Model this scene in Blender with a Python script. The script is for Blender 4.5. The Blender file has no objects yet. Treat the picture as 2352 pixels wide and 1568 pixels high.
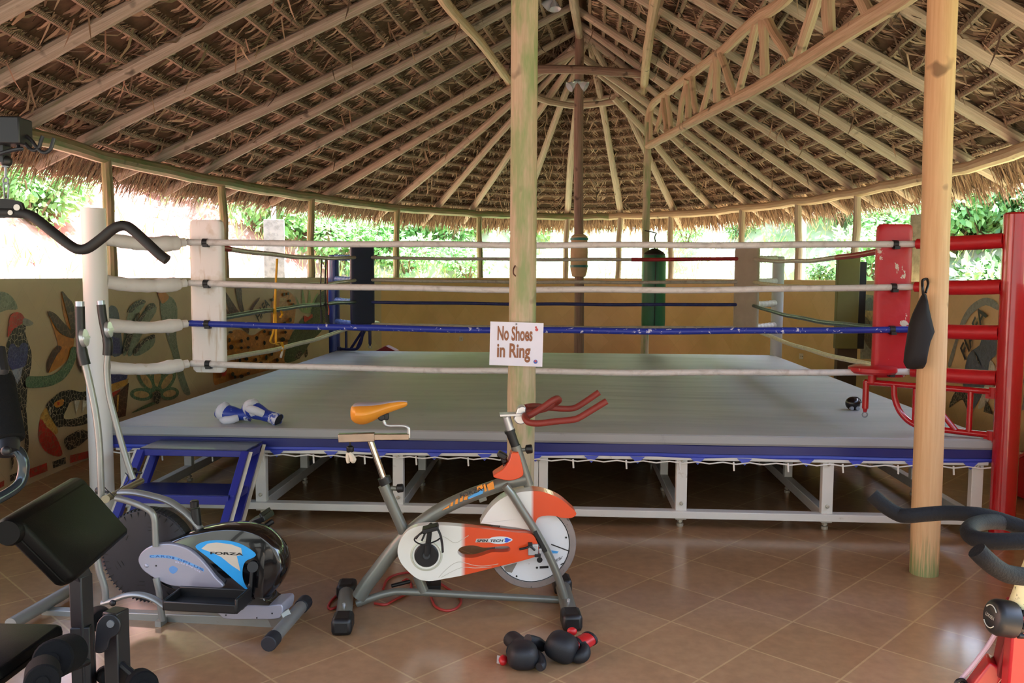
import bpy, bmesh, math, random
import numpy as np
from mathutils import Vector, Matrix, Quaternion
random.seed(7); RNG = np.random.RandomState(7)
S = bpy.context.scene; COL = S.collection
PI = math.pi
V = Vector

# ------------------------------------------------------------------ camera
W, H, F = 2352, 1568, 1954.0
YAW, PITCH, ROLL = .0611, .0774, .0048
CAM = V((.1665, -5.7505, 1.7149))
fw = V((-math.sin(YAW)*math.cos(PITCH), math.cos(YAW)*math.cos(PITCH), -math.sin(PITCH)))
_rt = V((math.cos(YAW), math.sin(YAW), 0)); _up = _rt.cross(fw)
rt = _rt*math.cos(ROLL) + _up*math.sin(ROLL)
upv = _up*math.cos(ROLL) - _rt*math.sin(ROLL)
cd = bpy.data.cameras.new('camera'); cam = bpy.data.objects.new('camera', cd); COL.objects.link(cam)
cd.sensor_width = 36; cd.lens = F/W*36; cd.clip_end = 300; cd.clip_start = .05
M4 = Matrix((( rt.x, upv.x, -fw.x, CAM.x), (rt.y, upv.y, -fw.y, CAM.y), (rt.z, upv.z, -fw.z, CAM.z), (0, 0, 0, 1)))
cam.matrix_world = M4; S.camera = cam

def ray(x, y): return rt*((x-W/2)/F) - upv*((y-H/2)/F) + fw
def atz(x, y, z): d = ray(x, y); return CAM + d*((z-CAM.z)/d.z)
def aty(x, y, Y): d = ray(x, y); return CAM + d*((Y-CAM.y)/d.y)
def atd(x, y, D): return CAM + ray(x, y)*D

class Plane:
    """vertical plane of a thing: measures local coordinates (along, away from viewer, up)"""
    def __init__(s, ox, oy, deg):
        a = math.radians(deg); s.o = V((ox, oy, 0)); s.rz = a
        s.d = V((math.cos(a), math.sin(a), 0)); s.n = V((-math.sin(a), math.cos(a), 0))
    def __call__(s, x, y, off=0):        # off > 0: towards the viewer
        r = ray(x, y); q = s.o - s.n*off
        t = (q-CAM).dot(s.n)/r.dot(s.n); P = CAM + r*t - s.o
        return V((P.dot(s.d), -off, P.z))
    def loc(s, P): q = P - s.o; return V((q.dot(s.d), q.dot(s.n), P.z))

# ------------------------------------------------------------------ materials
def col(h):
    h = h.lstrip('#'); c = [int(h[i:i+2], 16)/255 for i in (0, 2, 4)]
    return tuple(((x/12.92) if x <= .04045 else ((x+.055)/1.055)**2.4) for x in c) + (1,)
def _nt(name):
    m = bpy.data.materials.new(name); m.use_nodes = True; nt = m.node_tree
    b = nt.nodes['Principled BSDF']; return m, nt, b
def nd(nt, t, **kw):
    n = nt.nodes.new(t)
    for k, v in kw.items():
        if k.startswith('i_'): n.inputs[int(k[2:]) if k[2:].isdigit() else k[2:].replace('_', ' ')].default_value = v
        else: setattr(n, k, v)
    return n
def mixc(nt, fac, a, b):
    n = nt.nodes.new('ShaderNodeMix'); n.data_type = 'RGBA'
    for s, v in ((0, fac), (6, a), (7, b)):
        if hasattr(v, 'is_output'): nt.links.new(v, n.inputs[s])
        else: n.inputs[s].default_value = v
    return n.outputs[2]
def ramp(nt, src, p0, p1):
    r = nt.nodes.new('ShaderNodeMapRange'); r.clamp = True
    r.inputs[1].default_value = p0; r.inputs[2].default_value = p1
    nt.links.new(src, r.inputs[0]); return r.outputs[0]
def noise(nt, vec, sc, det=3, rough=.55, dist=0):
    n = nd(nt, 'ShaderNodeTexNoise'); n.inputs['Scale'].default_value = sc; n.inputs['Detail'].default_value = det
    n.inputs['Roughness'].default_value = rough; n.inputs['Distortion'].default_value = dist
    if vec is not None: nt.links.new(vec, n.inputs['Vector'])
    return n.outputs['Fac']
def objc(nt): return nt.nodes.new('ShaderNodeTexCoord').outputs['Object']
def bumpto(nt, b, h, st, dist=.01):
    n = nd(nt, 'ShaderNodeBump'); n.inputs['Strength'].default_value = st; n.inputs['Distance'].default_value = dist
    nt.links.new(h, n.inputs['Height']); nt.links.new(n.outputs[0], b.inputs['Normal'])
MATS = {}
def M(name, c, rough=.5, metal=0, var=.12, sc=9, bump=0, bsc=120, c2=None, thr=(.45, .7), coat=0, spec=.5):
    """plain procedural material: base colour, broad tonal variation, optional second tone and bump"""
    if name in MATS: return MATS[name]
    m, nt, b = _nt(name); o = objc(nt); c = col(c)
    f = noise(nt, o, sc); lo = tuple(x*(1-var) for x in c[:3])+(1,); hi = tuple(min(1, x*(1+var)) for x in c[:3])+(1,)
    out = mixc(nt, f, lo, hi)
    if c2: out = mixc(nt, ramp(nt, noise(nt, o, sc*1.7, 5, .65), *thr), out, col(c2))
    nt.links.new(out, b.inputs['Base Color'])
    b.inputs['Roughness'].default_value = rough; b.inputs['Metallic'].default_value = metal
    b.inputs['Coat Weight'].default_value = coat; b.inputs['Specular IOR Level'].default_value = spec
    if bump: bumpto(nt, b, noise(nt, o, bsc, 4), bump, .004)
    MATS[name] = m; return m
def wood(name, c1, c2, moss=None, mossthr=(.5, .72), base_moss=False, rough=.65):
    """peeled round pole: streaks follow the pole (u around, v along)"""
    if name in MATS: return MATS[name]
    m, nt, b = _nt(name); tc = nt.nodes.new('ShaderNodeTexCoord')
    mp = nd(nt, 'ShaderNodeMapping'); mp.inputs['Scale'].default_value = (14, 1.1, 1); nt.links.new(tc.outputs['UV'], mp.inputs[0])
    f = noise(nt, mp.outputs[0], 2.2, 5, .6, .4)
    out = mixc(nt, ramp(nt, f, .3, .72), col(c1), col(c2))
    kn = noise(nt, tc.outputs['Object'], 5.5, 2)
    out = mixc(nt, ramp(nt, kn, .66, .74), out, tuple(x*.45 for x in col(c1)[:3])+(1,))
    if moss:
        mp2 = nd(nt, 'ShaderNodeMapping'); mp2.inputs['Scale'].default_value = (3, 1.2, 1); nt.links.new(tc.outputs['UV'], mp2.inputs[0])
        out = mixc(nt, ramp(nt, noise(nt, mp2.outputs[0], 1.6, 4, .65), *mossthr), out, col(moss))
    if base_moss:
        sx = nd(nt, 'ShaderNodeSeparateXYZ'); nt.links.new(tc.outputs['Object'], sx.inputs[0])
        n2 = noise(nt, mp.outputs[0], 3, 4)
        ad = nd(nt, 'ShaderNodeMath', operation='ADD'); nt.links.new(sx.outputs[2], ad.inputs[0])
        ml = nd(nt, 'ShaderNodeMath', operation='MULTIPLY'); ml.inputs[1].default_value = .8; nt.links.new(n2, ml.inputs[0]); nt.links.new(ml.outputs[0], ad.inputs[1])
        out = mixc(nt, ramp(nt, ad.outputs[0], .60, .40), out, col('#7f8a58'))
    nt.links.new(out, b.inputs['Base Color']); b.inputs['Roughness'].default_value = rough
    bumpto(nt, b, f, .35, .004)
    MATS[name] = m; return m
def mosaic(name, c, grout='#b9a98c', sc=26, gw=.035, rough=.35):
    """broken-tile mosaic: irregular chips with pale grout"""
    if name in MATS: return MATS[name]
    m, nt, b = _nt(name); o = objc(nt); c = col(c)
    v = nd(nt, 'ShaderNodeTexVoronoi', feature='DISTANCE_TO_EDGE'); v.inputs['Scale'].default_value = sc; nt.links.new(o, v.inputs['Vector'])
    v2 = nd(nt, 'ShaderNodeTexVoronoi', feature='F1'); v2.inputs['Scale'].default_value = sc; nt.links.new(o, v2.inputs['Vector'])
    bw = nd(nt, 'ShaderNodeRGBToBW'); nt.links.new(v2.outputs['Color'], bw.inputs[0])
    a = mixc(nt, bw.outputs[0], tuple(x*.7 for x in c[:3])+(1,), tuple(min(1, x*1.3) for x in c[:3])+(1,))
    out = mixc(nt, ramp(nt, v.outputs['Distance'], gw, gw*1.6), col(grout), a)
    nt.links.new(out, b.inputs['Base Color']); b.inputs['Roughness'].default_value = rough
    MATS[name] = m; return m
def split2(name, ca, cb, x0, x1, rough=.3, axis=0):
    """paint that fades from one colour to another along the thing's own length"""
    m, nt, b = _nt(name); o = objc(nt); sx = nd(nt, 'ShaderNodeSeparateXYZ'); nt.links.new(o, sx.inputs[0])
    out = mixc(nt, ramp(nt, sx.outputs[axis], x0, x1), col(ca), col(cb))
    nt.links.new(out, b.inputs['Base Color']); b.inputs['Roughness'].default_value = rough; b.inputs['Coat Weight'].default_value = .3
    MATS[name] = m; return m

# ------------------------------------------------------------------ mesh builder
def spl(pts, n=6):
    """Catmull-Rom through the points"""
    P = [V(p) for p in pts]; P = [P[0]*2-P[1]] + P + [P[-1]*2-P[-2]]; o = []
    for i in range(1, len(P)-2):
        for k in range(n):
            t = k/n; a, b, c, d = P[i-1:i+3]
            o.append(.5*((2*b)+(c-a)*t+(2*a-5*b+4*c-d)*t*t+(3*b-a-3*c+d)*t**3))
    o.append(P[-2]); return o
def spl2(pts, n=5, closed=True):
    """smooth closed 2-D outline"""
    P = [V((p[0], p[1], 0)) for p in pts]; L = len(P); o = []
    for i in range(L):
        a, b, c, d = P[(i-1) % L], P[i], P[(i+1) % L], P[(i+2) % L]
        for k in range(n):
            t = k/n; q = .5*((2*b)+(c-a)*t+(2*a-5*b+4*c-d)*t*t+(3*b-a-3*c+d)*t**3); o.append((q.x, q.y))
    return o
def Rz(d): return Matrix.Rotation(math.radians(d), 3, 'Z')
def Rx(d): return Matrix.Rotation(math.radians(d), 3, 'X')
def Ry(d): return Matrix.Rotation(math.radians(d), 3, 'Y')
def frame(zax, hint=(0, 0, 1)):
    z = V(zax).normalized(); h = V(hint)
    if abs(z.dot(h.normalized())) > .97: h = V((0, 1, 0))
    x = h.cross(z).normalized(); y = z.cross(x); return Matrix((x, y, z)).transposed()
class MB:
    def __init__(s): s.v = []; s.f = []; s.mi = []; s.uv = []; s.cm = 0
    def add(s, vs, fs, uvs=None):
        b = len(s.v); s.v += [tuple(v) for v in vs]
        for i, f in enumerate(fs):
            s.f.append([b+k for k in f]); s.mi.append(s.cm); s.uv.append(uvs[i] if uvs else None)
        return s
    def mat(s, i): s.cm = i; return s
    def box(s, c, size, R=None):
        c = V(c); h = V(size)/2; vs = []
        for z in (-1, 1):
            for x, y in ((-1, -1), (1, -1), (1, 1), (-1, 1)):
                q = V((x*h.x, y*h.y, z*h.z)); vs.append(c+(R@q if R else q))
        return s.add(vs, [(3, 2, 1, 0), (4, 5, 6, 7), (0, 1, 5, 4), (1, 2, 6, 5), (2, 3, 7, 6), (3, 0, 4, 7)])
    def bar(s, a, b, w, h, hint=(0, 0, 1)):
        a, b = V(a), V(b); R = frame(b-a, hint); return s.box((a+b)/2, (w, h, (b-a).length), R)
    def tube(s, pts, r, n=10, closed=False, caps=True, sq=(1, 1), hint=(0, 0, 1)):
        P = [V(p) for p in pts]; L = len(P); rs = r if hasattr(r, '__len__') else [r]*L
        vs = []; T = []
        for i in range(L):
            a = P[(i-1) % L] if closed or i > 0 else P[0]; b = P[(i+1) % L] if closed or i < L-1 else P[-1]
            t = (b-a); T.append(t.normalized() if t.length > 1e-9 else V((0, 0, 1)))
        R = frame(T[0], hint); x = R.col[0].copy()
        acc = 0; ln = [0]
        for i in range(L):
            x = (x-T[i]*x.dot(T[i])); x.normalize(); y = T[i].cross(x)
            for k in range(n):
                a = 2*PI*k/n; vs.append(P[i]+(x*math.cos(a)*sq[0]+y*math.sin(a)*sq[1])*rs[i])
            if i < L-1: acc += (P[i+1]-P[i]).length; ln.append(acc)
        ln.append(acc+(P[0]-P[-1]).length)
        fs = []; us = []
        for i in range(L if closed else L-1):
            j = (i+1) % L
            for k in range(n):
                k2 = (k+1) % n; fs.append((i*n+k, i*n+k2, j*n+k2, j*n+k))
                us.append(((k/n, ln[i]), ((k+1)/n, ln[i]), ((k+1)/n, ln[i+1]), (k/n, ln[i+1])))
        if caps and not closed:
            fs.append(tuple(range(n-1, -1, -1))); us.append(tuple((.5, ln[0]) for _ in range(n)))
            fs.append(tuple((L-1)*n+k for k in range(n))); us.append(tuple((.5, ln[0]) for _ in range(n)))
        return s.add(vs, fs, us)
    def cyl(s, a, b, r, n=16, r2=None): return s.tube([a, b], [r, r if r2 is None else r2], n)
    def lathe(s, prof, o=(0, 0, 0), R=None, n=20):
        o = V(o); vs = []; fs = []
        for (r, z) in prof:
            for k in range(n):
                a = 2*PI*k/n; q = V((r*math.cos(a), r*math.sin(a), z)); vs.append(o+(R@q if R else q))
        for i in range(len(prof)-1):
            for k in range(n): k2 = (k+1) % n; fs.append((i*n+k, i*n+k2, (i+1)*n+k2, (i+1)*n+k))
        fs.append(tuple(range(n-1, -1, -1))); fs.append(tuple((len(prof)-1)*n+k for k in range(n)))
        return s.add(vs, fs)
    def ringlathe(s, prof, o=(0, 0, 0), R=None, n=40):
        o = V(o); vs = []; fs = []; m = len(prof)
        for (r, z) in prof:
            for k in range(n):
                a = 2*PI*k/n; q = V((r*math.cos(a), r*math.sin(a), z)); vs.append(o+(R@q if R else q))
        for i in range(m):
            j = (i+1) % m
            for k in range(n): k2 = (k+1) % n; fs.append((i*n+k, i*n+k2, j*n+k2, j*n+k))
        return s.add(vs, fs)
    def ell(s, c, rad, R=None, nu=18, nv=11, fn=None):
        c = V(c); vs = []; fs = []
        for i in range(nv):
            p = PI*(i+.5)/nv-PI/2
            for k in range(nu):
                a = 2*PI*k/nu; q = V((math.cos(p)*math.cos(a)*rad[0], math.cos(p)*math.sin(a)*rad[1], math.sin(p)*rad[2]))
                if fn: q = fn(q)
                vs.append(c+(R@q if R else q))
        for i in range(nv-1):
            for k in range(nu): k2 = (k+1) % nu; fs.append((i*nu+k, i*nu+k2, (i+1)*nu+k2, (i+1)*nu+k))
        fs.append(tuple(range(nu-1, -1, -1))); fs.append(tuple((nv-1)*nu+k for k in range(nu)))
        return s.add(vs, fs)
    def plate(s, front, back):
        """two matching outlines (3-D) joined by a rim"""
        n = len(front); vs = [V(p) for p in front]+[V(p) for p in back]
        fs = [tuple(range(n)), tuple(range(2*n-1, n-1, -1))]+[(i, n+i, n+(i+1) % n, (i+1) % n) for i in range(n)]
        return s.add(vs, fs)
    def loft(s, rings, caps=True, closed=True):
        n = len(rings[0]); vs = [V(p) for r in rings for p in r]; fs = []
        for i in range(len(rings)-1):
            for k in range(n if closed else n-1): k2 = (k+1) % n; fs.append((i*n+k, i*n+k2, (i+1)*n+k2, (i+1)*n+k))
        if caps: fs.append(tuple(range(n-1, -1, -1))); fs.append(tuple((len(rings)-1)*n+k for k in range(n)))
        return s.add(vs, fs)
    def build(s, name, mats, parent=None, label=None, org=None, bevel=0, sub=0, smooth=35, recalc=True):
        me = bpy.data.meshes.new(name); o = V(org) if org is not None else V((0, 0, 0))
        me.from_pydata([tuple(V(v)-o) for v in s.v], [], s.f); 
        mats = mats if isinstance(mats, (list, tuple)) else [mats]
        for m in mats: me.materials.append(m)
        me.polygons.foreach_set('material_index', s.mi)
        if any(u for u in s.uv):
            ul = me.uv_layers.new(name='UVMap').data
            for p, u in zip(me.polygons, s.uv):
                if u:
                    for li, c in zip(p.loop_indices, u): ul[li].uv = c
        if recalc:
            bm = bmesh.new(); bm.from_mesh(me); bmesh.ops.recalc_face_normals(bm, faces=bm.faces); bm.to_mesh(me); bm.free()
        me.polygons.foreach_set('use_smooth', [True]*len(me.polygons))
        try: me.set_sharp_from_angle(angle=math.radians(smooth))
        except Exception: pass
        ob = bpy.data.objects.new(name, me); COL.objects.link(ob)
        if parent: ob.parent = parent
        elif org is not None: ob.location = o
        if label: ob['label'] = label
        if bevel:
            bv = ob.modifiers.new('bevel', 'BEVEL'); bv.width = bevel; bv.segments = 2; bv.limit_method = 'ANGLE'; bv.angle_limit = .7
        if sub:
            sm = ob.modifiers.new('subsurf', 'SUBSURF'); sm.levels = sub; sm.render_levels = sub
        return ob
def thing(name, label, cat, loc=(0, 0, 0), rz=0, group=None):
    o = bpy.data.objects.new(name, None); COL.objects.link(o); o.location = loc; o.rotation_euler = (0, 0, rz)
    o.empty_display_size = .1; o['label'] = label; o['category'] = cat
    if group: o['group'] = group
    return o
def tag(o, label, cat, group=None):
    o['label'] = label; o['category'] = cat
    if group: o['group'] = group
    return o
def struct(o, label=None):
    o['kind'] = 'structure'
    if label: o['label'] = label
    return o
def text_mb(mb, txt, O, X, Y, h, depth=.001, width=None, shear=0, bold=0):
    """lettering as thin raised shapes; O = left baseline, X / Y = directions"""
    cu = bpy.data.curves.new('t', 'FONT'); cu.body = txt; cu.size = 1; cu.extrude = 0; cu.offset = bold; cu.shear = shear; cu.resolution_u = 4
    ob = bpy.data.objects.new('t', cu); COL.objects.link(ob)
    dg = bpy.context.evaluated_depsgraph_get(); me = bpy.data.meshes.new_from_object(ob.evaluated_get(dg))
    xs = [v.co.x for v in me.vertices]; x0, x1 = min(xs), max(xs)
    X = V(X).normalized(); Y = V(Y).normalized(); N = X.cross(Y); k = h/.7
    kx = k if width is None else width/(x1-x0)
    vs = [V(O)+X*((v.co.x-x0)*kx)+Y*(v.co.y*k)+N*depth for v in me.vertices]
    mb.add(vs, [tuple(p.vertices) for p in me.polygons])
    bpy.data.objects.remove(ob); bpy.data.meshes.remove(me); bpy.data.curves.remove(cu)
    return mb
ORD = ['first','second','third','fourth','fifth','sixth','seventh','eighth','ninth','tenth','eleventh','twelfth','thirteenth','fourteenth','fifteenth','sixteenth','seventeenth','eighteenth','nineteenth','twentieth']
def jit(a): return random.uniform(-a, a)
def pole(mb, a, b, r0, r1=None, wob=.012, n=10, seg=10, knots=True):
    """a natural round pole: slightly bent and uneven"""
    a, b = V(a), V(b); r1 = r0 if r1 is None else r1; L = (b-a).length; R = frame(b-a)
    ph = [random.uniform(0, 6.28) for _ in range(4)]; pts = []; rs = []
    for i in range(seg+1):
        t = i/seg; e = math.sin(PI*t)
        q = R@V((wob*e*math.sin(ph[0]+3*t)+wob*.5*e*math.sin(ph[1]+9*t), wob*e*math.sin(ph[2]+4*t), 0))
        pts.append(a.lerp(b, t)+q); rs.append((r0+(r1-r0)*t)*(1+(.05*math.sin(ph[3]+11*t)+jit(.035) if knots else 0)))
    return mb.tube(pts, rs, n)

# ------------------------------------------------------------------ oval plan
TH = math.radians(4); E2 = V((math.sin(TH), math.cos(TH), 0)); E1 = V((math.cos(TH), -math.sin(TH), 0)); OC = V((0, 2.8, 0)); EA, EB = 4.2, 8.0
def ov(t, d=0, z=0):
    """point on the oval, t in degrees, d metres outside it"""
    t = math.radians(t); c, s = math.cos(t), math.sin(t)
    n = V((c/EA, s/EB, 0)).normalized()
    u = EA*c+d*n.x; v = EB*s+d*n.y
    P = OC+E1*u+E2*v; P.z = z; return P
def ovhit(x, y, d=0):
    r = ray(x, y); a, b = EA+d, EB+d; o = CAM-OC; ou, ow = o.dot(E1)/a, o.dot(E2)/b; du, dv = r.dot(E1)/a, r.dot(E2)/b
    A = du*du+dv*dv; B = ou*du+ow*dv; Q = ou*ou+ow*ow-1
    s = (-B+math.sqrt(max(0, B*B-A*Q)))/A; return CAM+r*s
def ovt(P):
    q = P-OC; return math.degrees(math.atan2(q.dot(E2)/EB, q.dot(E1)/EA))
def wall_in(x, y, lift): return ovhit(x, y, -lift)
# ------------------------------------------------------------------ light
wd = bpy.data.worlds.new('sky'); S.world = wd; wd.use_nodes = True; nt = wd.node_tree
bg = nt.nodes['Background']; sk = nt.nodes.new('ShaderNodeTexSky'); sk.sky_type = 'NISHITA'; sk.sun_disc = False
sk.sun_elevation = math.radians(62); sk.sun_rotation = math.radians(50); sk.air_density = 1.2; sk.dust_density = 3.0; sk.ozone_density = 1
hs = nt.nodes.new('ShaderNodeHueSaturation'); hs.inputs['Saturation'].default_value = 1.0
nt.links.new(sk.outputs[0], hs.inputs['Color']); nt.links.new(hs.outputs[0], bg.inputs[0]); bg.inputs[1].default_value = .36
sl = bpy.data.lights.new('sun', 'SUN'); sl.energy = 12.0; sl.angle = math.radians(1.5); sl.color = (.87, .95, 1)
so = bpy.data.objects.new('sun', sl); COL.objects.link(so)
sd = V((.35, .30, .95)).normalized()          # towards the sun: high on the right
so.rotation_euler = sd.to_track_quat('Z', 'Y').to_euler()
S.view_settings.view_transform = 'Standard'; S.view_settings.look = 'None'; S.view_settings.gamma = 1
S.view_settings.use_curve_mapping = False
S.view_settings.exposure = 2.52
S.cycles.max_bounces = 10; S.cycles.diffuse_bounces = 6; S.cycles.glossy_bounces = 4; S.cycles.use_denoising = True
S.cycles.sample_clamp_indirect = 8

# ------------------------------------------------------------------ floor
m, nt, b = _nt('terracotta_tiles'); o = objc(nt)
mp = nd(nt, 'ShaderNodeMapping'); a = math.radians(49.07); ts = .4295
ca, sa = math.cos(-a), math.sin(-a); p0 = (-.78, -2.002)
mp.inputs['Scale'].default_value = (1/ts, 1/ts, 1); mp.inputs['Rotation'].default_value = (0, 0, -a)
mp.inputs['Location'].default_value = (-(ca*p0[0]-sa*p0[1])/ts, -(sa*p0[0]+ca*p0[1])/ts, 0)
nt.links.new(o, mp.inputs[0])
br = nd(nt, 'ShaderNodeTexBrick'); br.offset = 0; br.squash = 1
for k, v in (('Scale', 1), ('Mortar Size', .013), ('Mortar Smooth', .3), ('Brick Width', 1), ('Row Height', 1), ('Bias', 0)): br.inputs[k].default_value = v
br.inputs['Color1'].default_value = col('#9d7957'); br.inputs['Color2'].default_value = col('#a78462'); br.inputs['Mortar'].default_value = col('#bb9a6e')
nt.links.new(mp.outputs[0], br.inputs['Vector'])
n1 = noise(nt, o, 2.3, 5, .65); n2 = noise(nt, o, 17, 4, .6)
c1 = mixc(nt, ramp(nt, n1, .45, .95), br.outputs['Color'], col('#8f6d4e'))
c2 = nd(nt, 'ShaderNodeMix', data_type='RGBA', blend_type='MULTIPLY'); c2.inputs[0].default_value = .35
nt.links.new(c1, c2.inputs[6]); nt.links.new(n2, c2.inputs[7]); nt.links.new(c2.outputs[2], b.inputs['Base Color'])
rr = nd(nt, 'ShaderNodeMath', operation='MULTIPLY_ADD'); nt.links.new(n1, rr.inputs[0]); rr.inputs[1].default_value = .14; rr.inputs[2].default_value = .11
nt.links.new(rr.outputs[0], b.inputs['Roughness']); bumpto(nt, b, br.outputs['Fac'], -.25, .003)
MATS['tiles'] = m
fl = MB(); fl.add([(-4.9, -9, 0), (4.9, -9, 0), (4.9, 11.4, 0), (-4.9, 11.4, 0), (-4.9, -9, -.12), (4.9, -9, -.12), (4.9, 11.4, -.12), (-4.9, 11.4, -.12)],
    [(0, 1, 2, 3), (7, 6, 5, 4), (0, 4, 5, 1), (1, 5, 6, 2), (2, 6, 7, 3), (3, 7, 4, 0)])
struct(fl.build('floor', m), 'glossy terracotta tiles laid diagonally')

# ------------------------------------------------------------------ low curved wall
def wallmat(name, c1, c2):
    m, nt, b = _nt(name); tc = nt.nodes.new('ShaderNodeTexCoord')
    mp = nd(nt, 'ShaderNodeMapping'); mp.inputs['Rotation'].default_value = (0, 0, PI/4); mp.inputs['Scale'].default_value = (3.1, 3.1, 1)
    nt.links.new(tc.outputs['UV'], mp.inputs[0])
    br = nd(nt, 'ShaderNodeTexBrick'); br.offset = 0
    for k, v in (('Scale', 1), ('Mortar Size', .009), ('Mortar Smooth', .4), ('Brick Width', 1), ('Row Height', 1)): br.inputs[k].default_value = v
    br.inputs['Color1'].default_value = col(c1); br.inputs['Color2'].default_value = col(c2); br.inputs['Mortar'].default_value = tuple(x*.82 for x in col(c1)[:3])+(1,)
    nt.links.new(mp.outputs[0], br.inputs['Vector'])
    out = mixc(nt, ramp(nt, noise(nt, tc.outputs['Object'], 1.6, 4), .35, .8), br.outputs['Color'], tuple(x*.85 for x in col(c2)[:3])+(1,))
    nt.links.new(out, b.inputs['Base Color']); b.inputs['Roughness'].default_value = .42
    MATS[name] = m; return m
WM = wallmat('wall_tile_ochre', '#e2bd86', '#d9b27a'); WL = wallmat('wall_tile_tan', '#c9b792', '#c0ad88')
def wall(name, t0, t1, mat, zt=1.67):
    mb = MB(); n = 40; L = 0; prev = None; P = []
    for i in range(n+1):
        t = t0+(t1-t0)*i/n; a = ov(t); 
        if prev is not None: L += (a-prev).length
        prev = a; P.append((t, L))
    prof = ((0, 0), (0, zt-.03), (-.012, zt-.03), (-.012, zt), (.172, zt), (.172, -.1))
    for j in range(len(prof)-1):
        (d0, z0), (d1, z1) = prof[j], prof[j+1]
        for i in range(n):
            (ta, la), (tb, lb) = P[i], P[i+1]
            mb.add([ov(ta, d0, z0), ov(tb, d0, z0), ov(tb, d1, z1), ov(ta, d1, z1)], [(0, 1, 2, 3)], [((la, z0+d0), (lb, z0+d0), (lb, z1+d1), (la, z1+d1))])
    for e in (0, n):
        t = P[e][0]; mb.add([ov(t, d, z) for d, z in prof], [tuple(range(len(prof)))])
    o = mb.build(name, mat, recalc=True); return struct(o)
WLo = wall('wall_left', 140, 222, WL); WLo['label'] = 'tan tiled low wall with animal mosaic'
WBo = wall('wall_back', 52, 140, WM); WRo = wall('wall_right', -42, 52, WM)

# ------------------------------------------------------------------ mosaic figures set into the wall
MZ = {k: mosaic('mosaic_'+k, c, **kw) for k, c, kw in (
    ('black', '#16130f', dict(gw=.022, sc=22)), ('ink', '#14110e', dict(gw=.0, sc=40, grout='#14110e')), ('red', '#b32018', dict(grout='#8d5a44')), ('blue', '#2c336b', dict(grout='#5b5f86', sc=34)), ('paleblue', '#8790a2', dict(grout='#a9a9ad')), ('green', '#4d6b4b', dict(grout='#7d8f70')),
    ('greygreen', '#6e7a66', dict(grout='#8a917d')), ('slate', '#4f5a68', dict(grout='#6a7078', gw=.02)), ('orange', '#b8762c', dict(grout='#ad742f', gw=.02)), ('yellow', '#b98a3c', dict(grout='#c2a05a')), ('brown', '#42261b', dict(grout='#6d4c3a', sc=18)),
    ('white', '#c8c2b0', dict(grout='#a9a08c', gw=.02)), ('grey', '#7c7a70', dict(grout='#918d80', gw=.02)), ('leopard', '#b5783a', dict(grout='#a36d38', gw=.02)), ('darkgreen', '#34482e', dict(grout='#55654a')), ('lightgreen', '#7f9a63', dict(grout='#93a577', gw=.02)), ('tan', '#b89767', dict(grout='#b89767', gw=.02)))}
MK = list(MZ); MI = {k: i for i, k in enumerate(MK)}
def fig(name, parent, items, f, label=None):
    """one mosaic figure: chips of several colours bedded 6-16 mm proud of the wall"""
    used = []; mb = MB()
    for li, (k, poly) in enumerate(items):
        if k not in used: used.append(k)
        mb.mat(used.index(k)); lift = .006+.0022*li
        px = [f(*p) for p in poly]; pts = spl2(px, 3) if len(px) > 4 else px
        mb.plate([wall_in(x, y, lift) for x, y in pts], [wall_in(x, y, -.004) for x, y in pts])
    return mb.build(name, [MZ[k] for k in used], parent, label, recalc=False, smooth=20)
A5 = lambda x, y: (x/3.136, 620+y/3.136)
A4 = lambda x, y: (x/4.125, 780+y/4.125)
A6 = lambda x, y: (480+x/6.03, 640+y/6.03)
A3 = lambda x, y: (2150+x/3.411, 640+y/3.411)
A9 = lambda x, y: (1700+x/3.607, 480+y/3.607)
fig('mosaic_leaf', WLo, [('greygreen', [(-60,150),(0,155),(50,165),(100,210),(127,280),(60,285),(0,305),(-60,320)])], A5, 'rounded grey green mosaic leaf')
fig('mosaic_woodpecker', WLo, [('black', [(140,398),(185,400),(182,450),(202,520),(226,590),(226,680),(205,800),(195,880),(188,995),(142,1000),(120,880),(95,820),(60,740),(35,650),(40,560),(70,480),(100,425)]),
    ('blue', [(70,545),(100,530),(130,560),(160,525),(200,540),(195,640),(170,700),(90,720),(55,640)]), ('paleblue', [(85,722),(165,698),(150,770),(125,822)]),
    ('red', [(55,482),(62,400),(72,340),(105,305),(150,310),(177,345),(165,378),(135,402),(98,425),(75,462)]), ('grey', [(168,348),(205,355),(240,380),(225,398),(185,402),(165,385)]),
    ('black', [(160,1000),(186,1000),(196,1080),(202,1160),(207,1250),(195,1335),(176,1300),(180,1180),(166,1060)]), ('black', [(78,1330),(100,1330),(98,1390),(85,1436)])], A5, 'red headed woodpecker in mosaic')
fig('mosaic_plant', WLo, [('orange', [(445,165),(475,210),(520,300),(545,420),(525,480),(480,390),(452,290)]), ('orange', [(350,308),(430,430),(525,475),(530,545),(500,620),(440,690),(350,742),(370,690),(405,620),(420,550),(395,450)]),
    ('brown', [(445,155),(490,200),(530,250),(548,380),(540,480),(515,440),(488,330)]), ('brown', [(345,300),(400,315),(460,380),(525,450),(533,492),(450,465),(400,410)]), ('brown', [(415,545),(445,562),(400,625),(370,690),(345,742),(338,670),(370,600)]),
    ('green', [(195,770),(270,765),(370,755),(430,720),(490,650),(515,560),(560,570),(530,680),(470,775),(380,830),(270,846),(190,840)]), ('brown', [(545,560),(575,640),(590,740),(560,690)])], A5, 'brown and orange leaved mosaic plant on a green branch')
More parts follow.
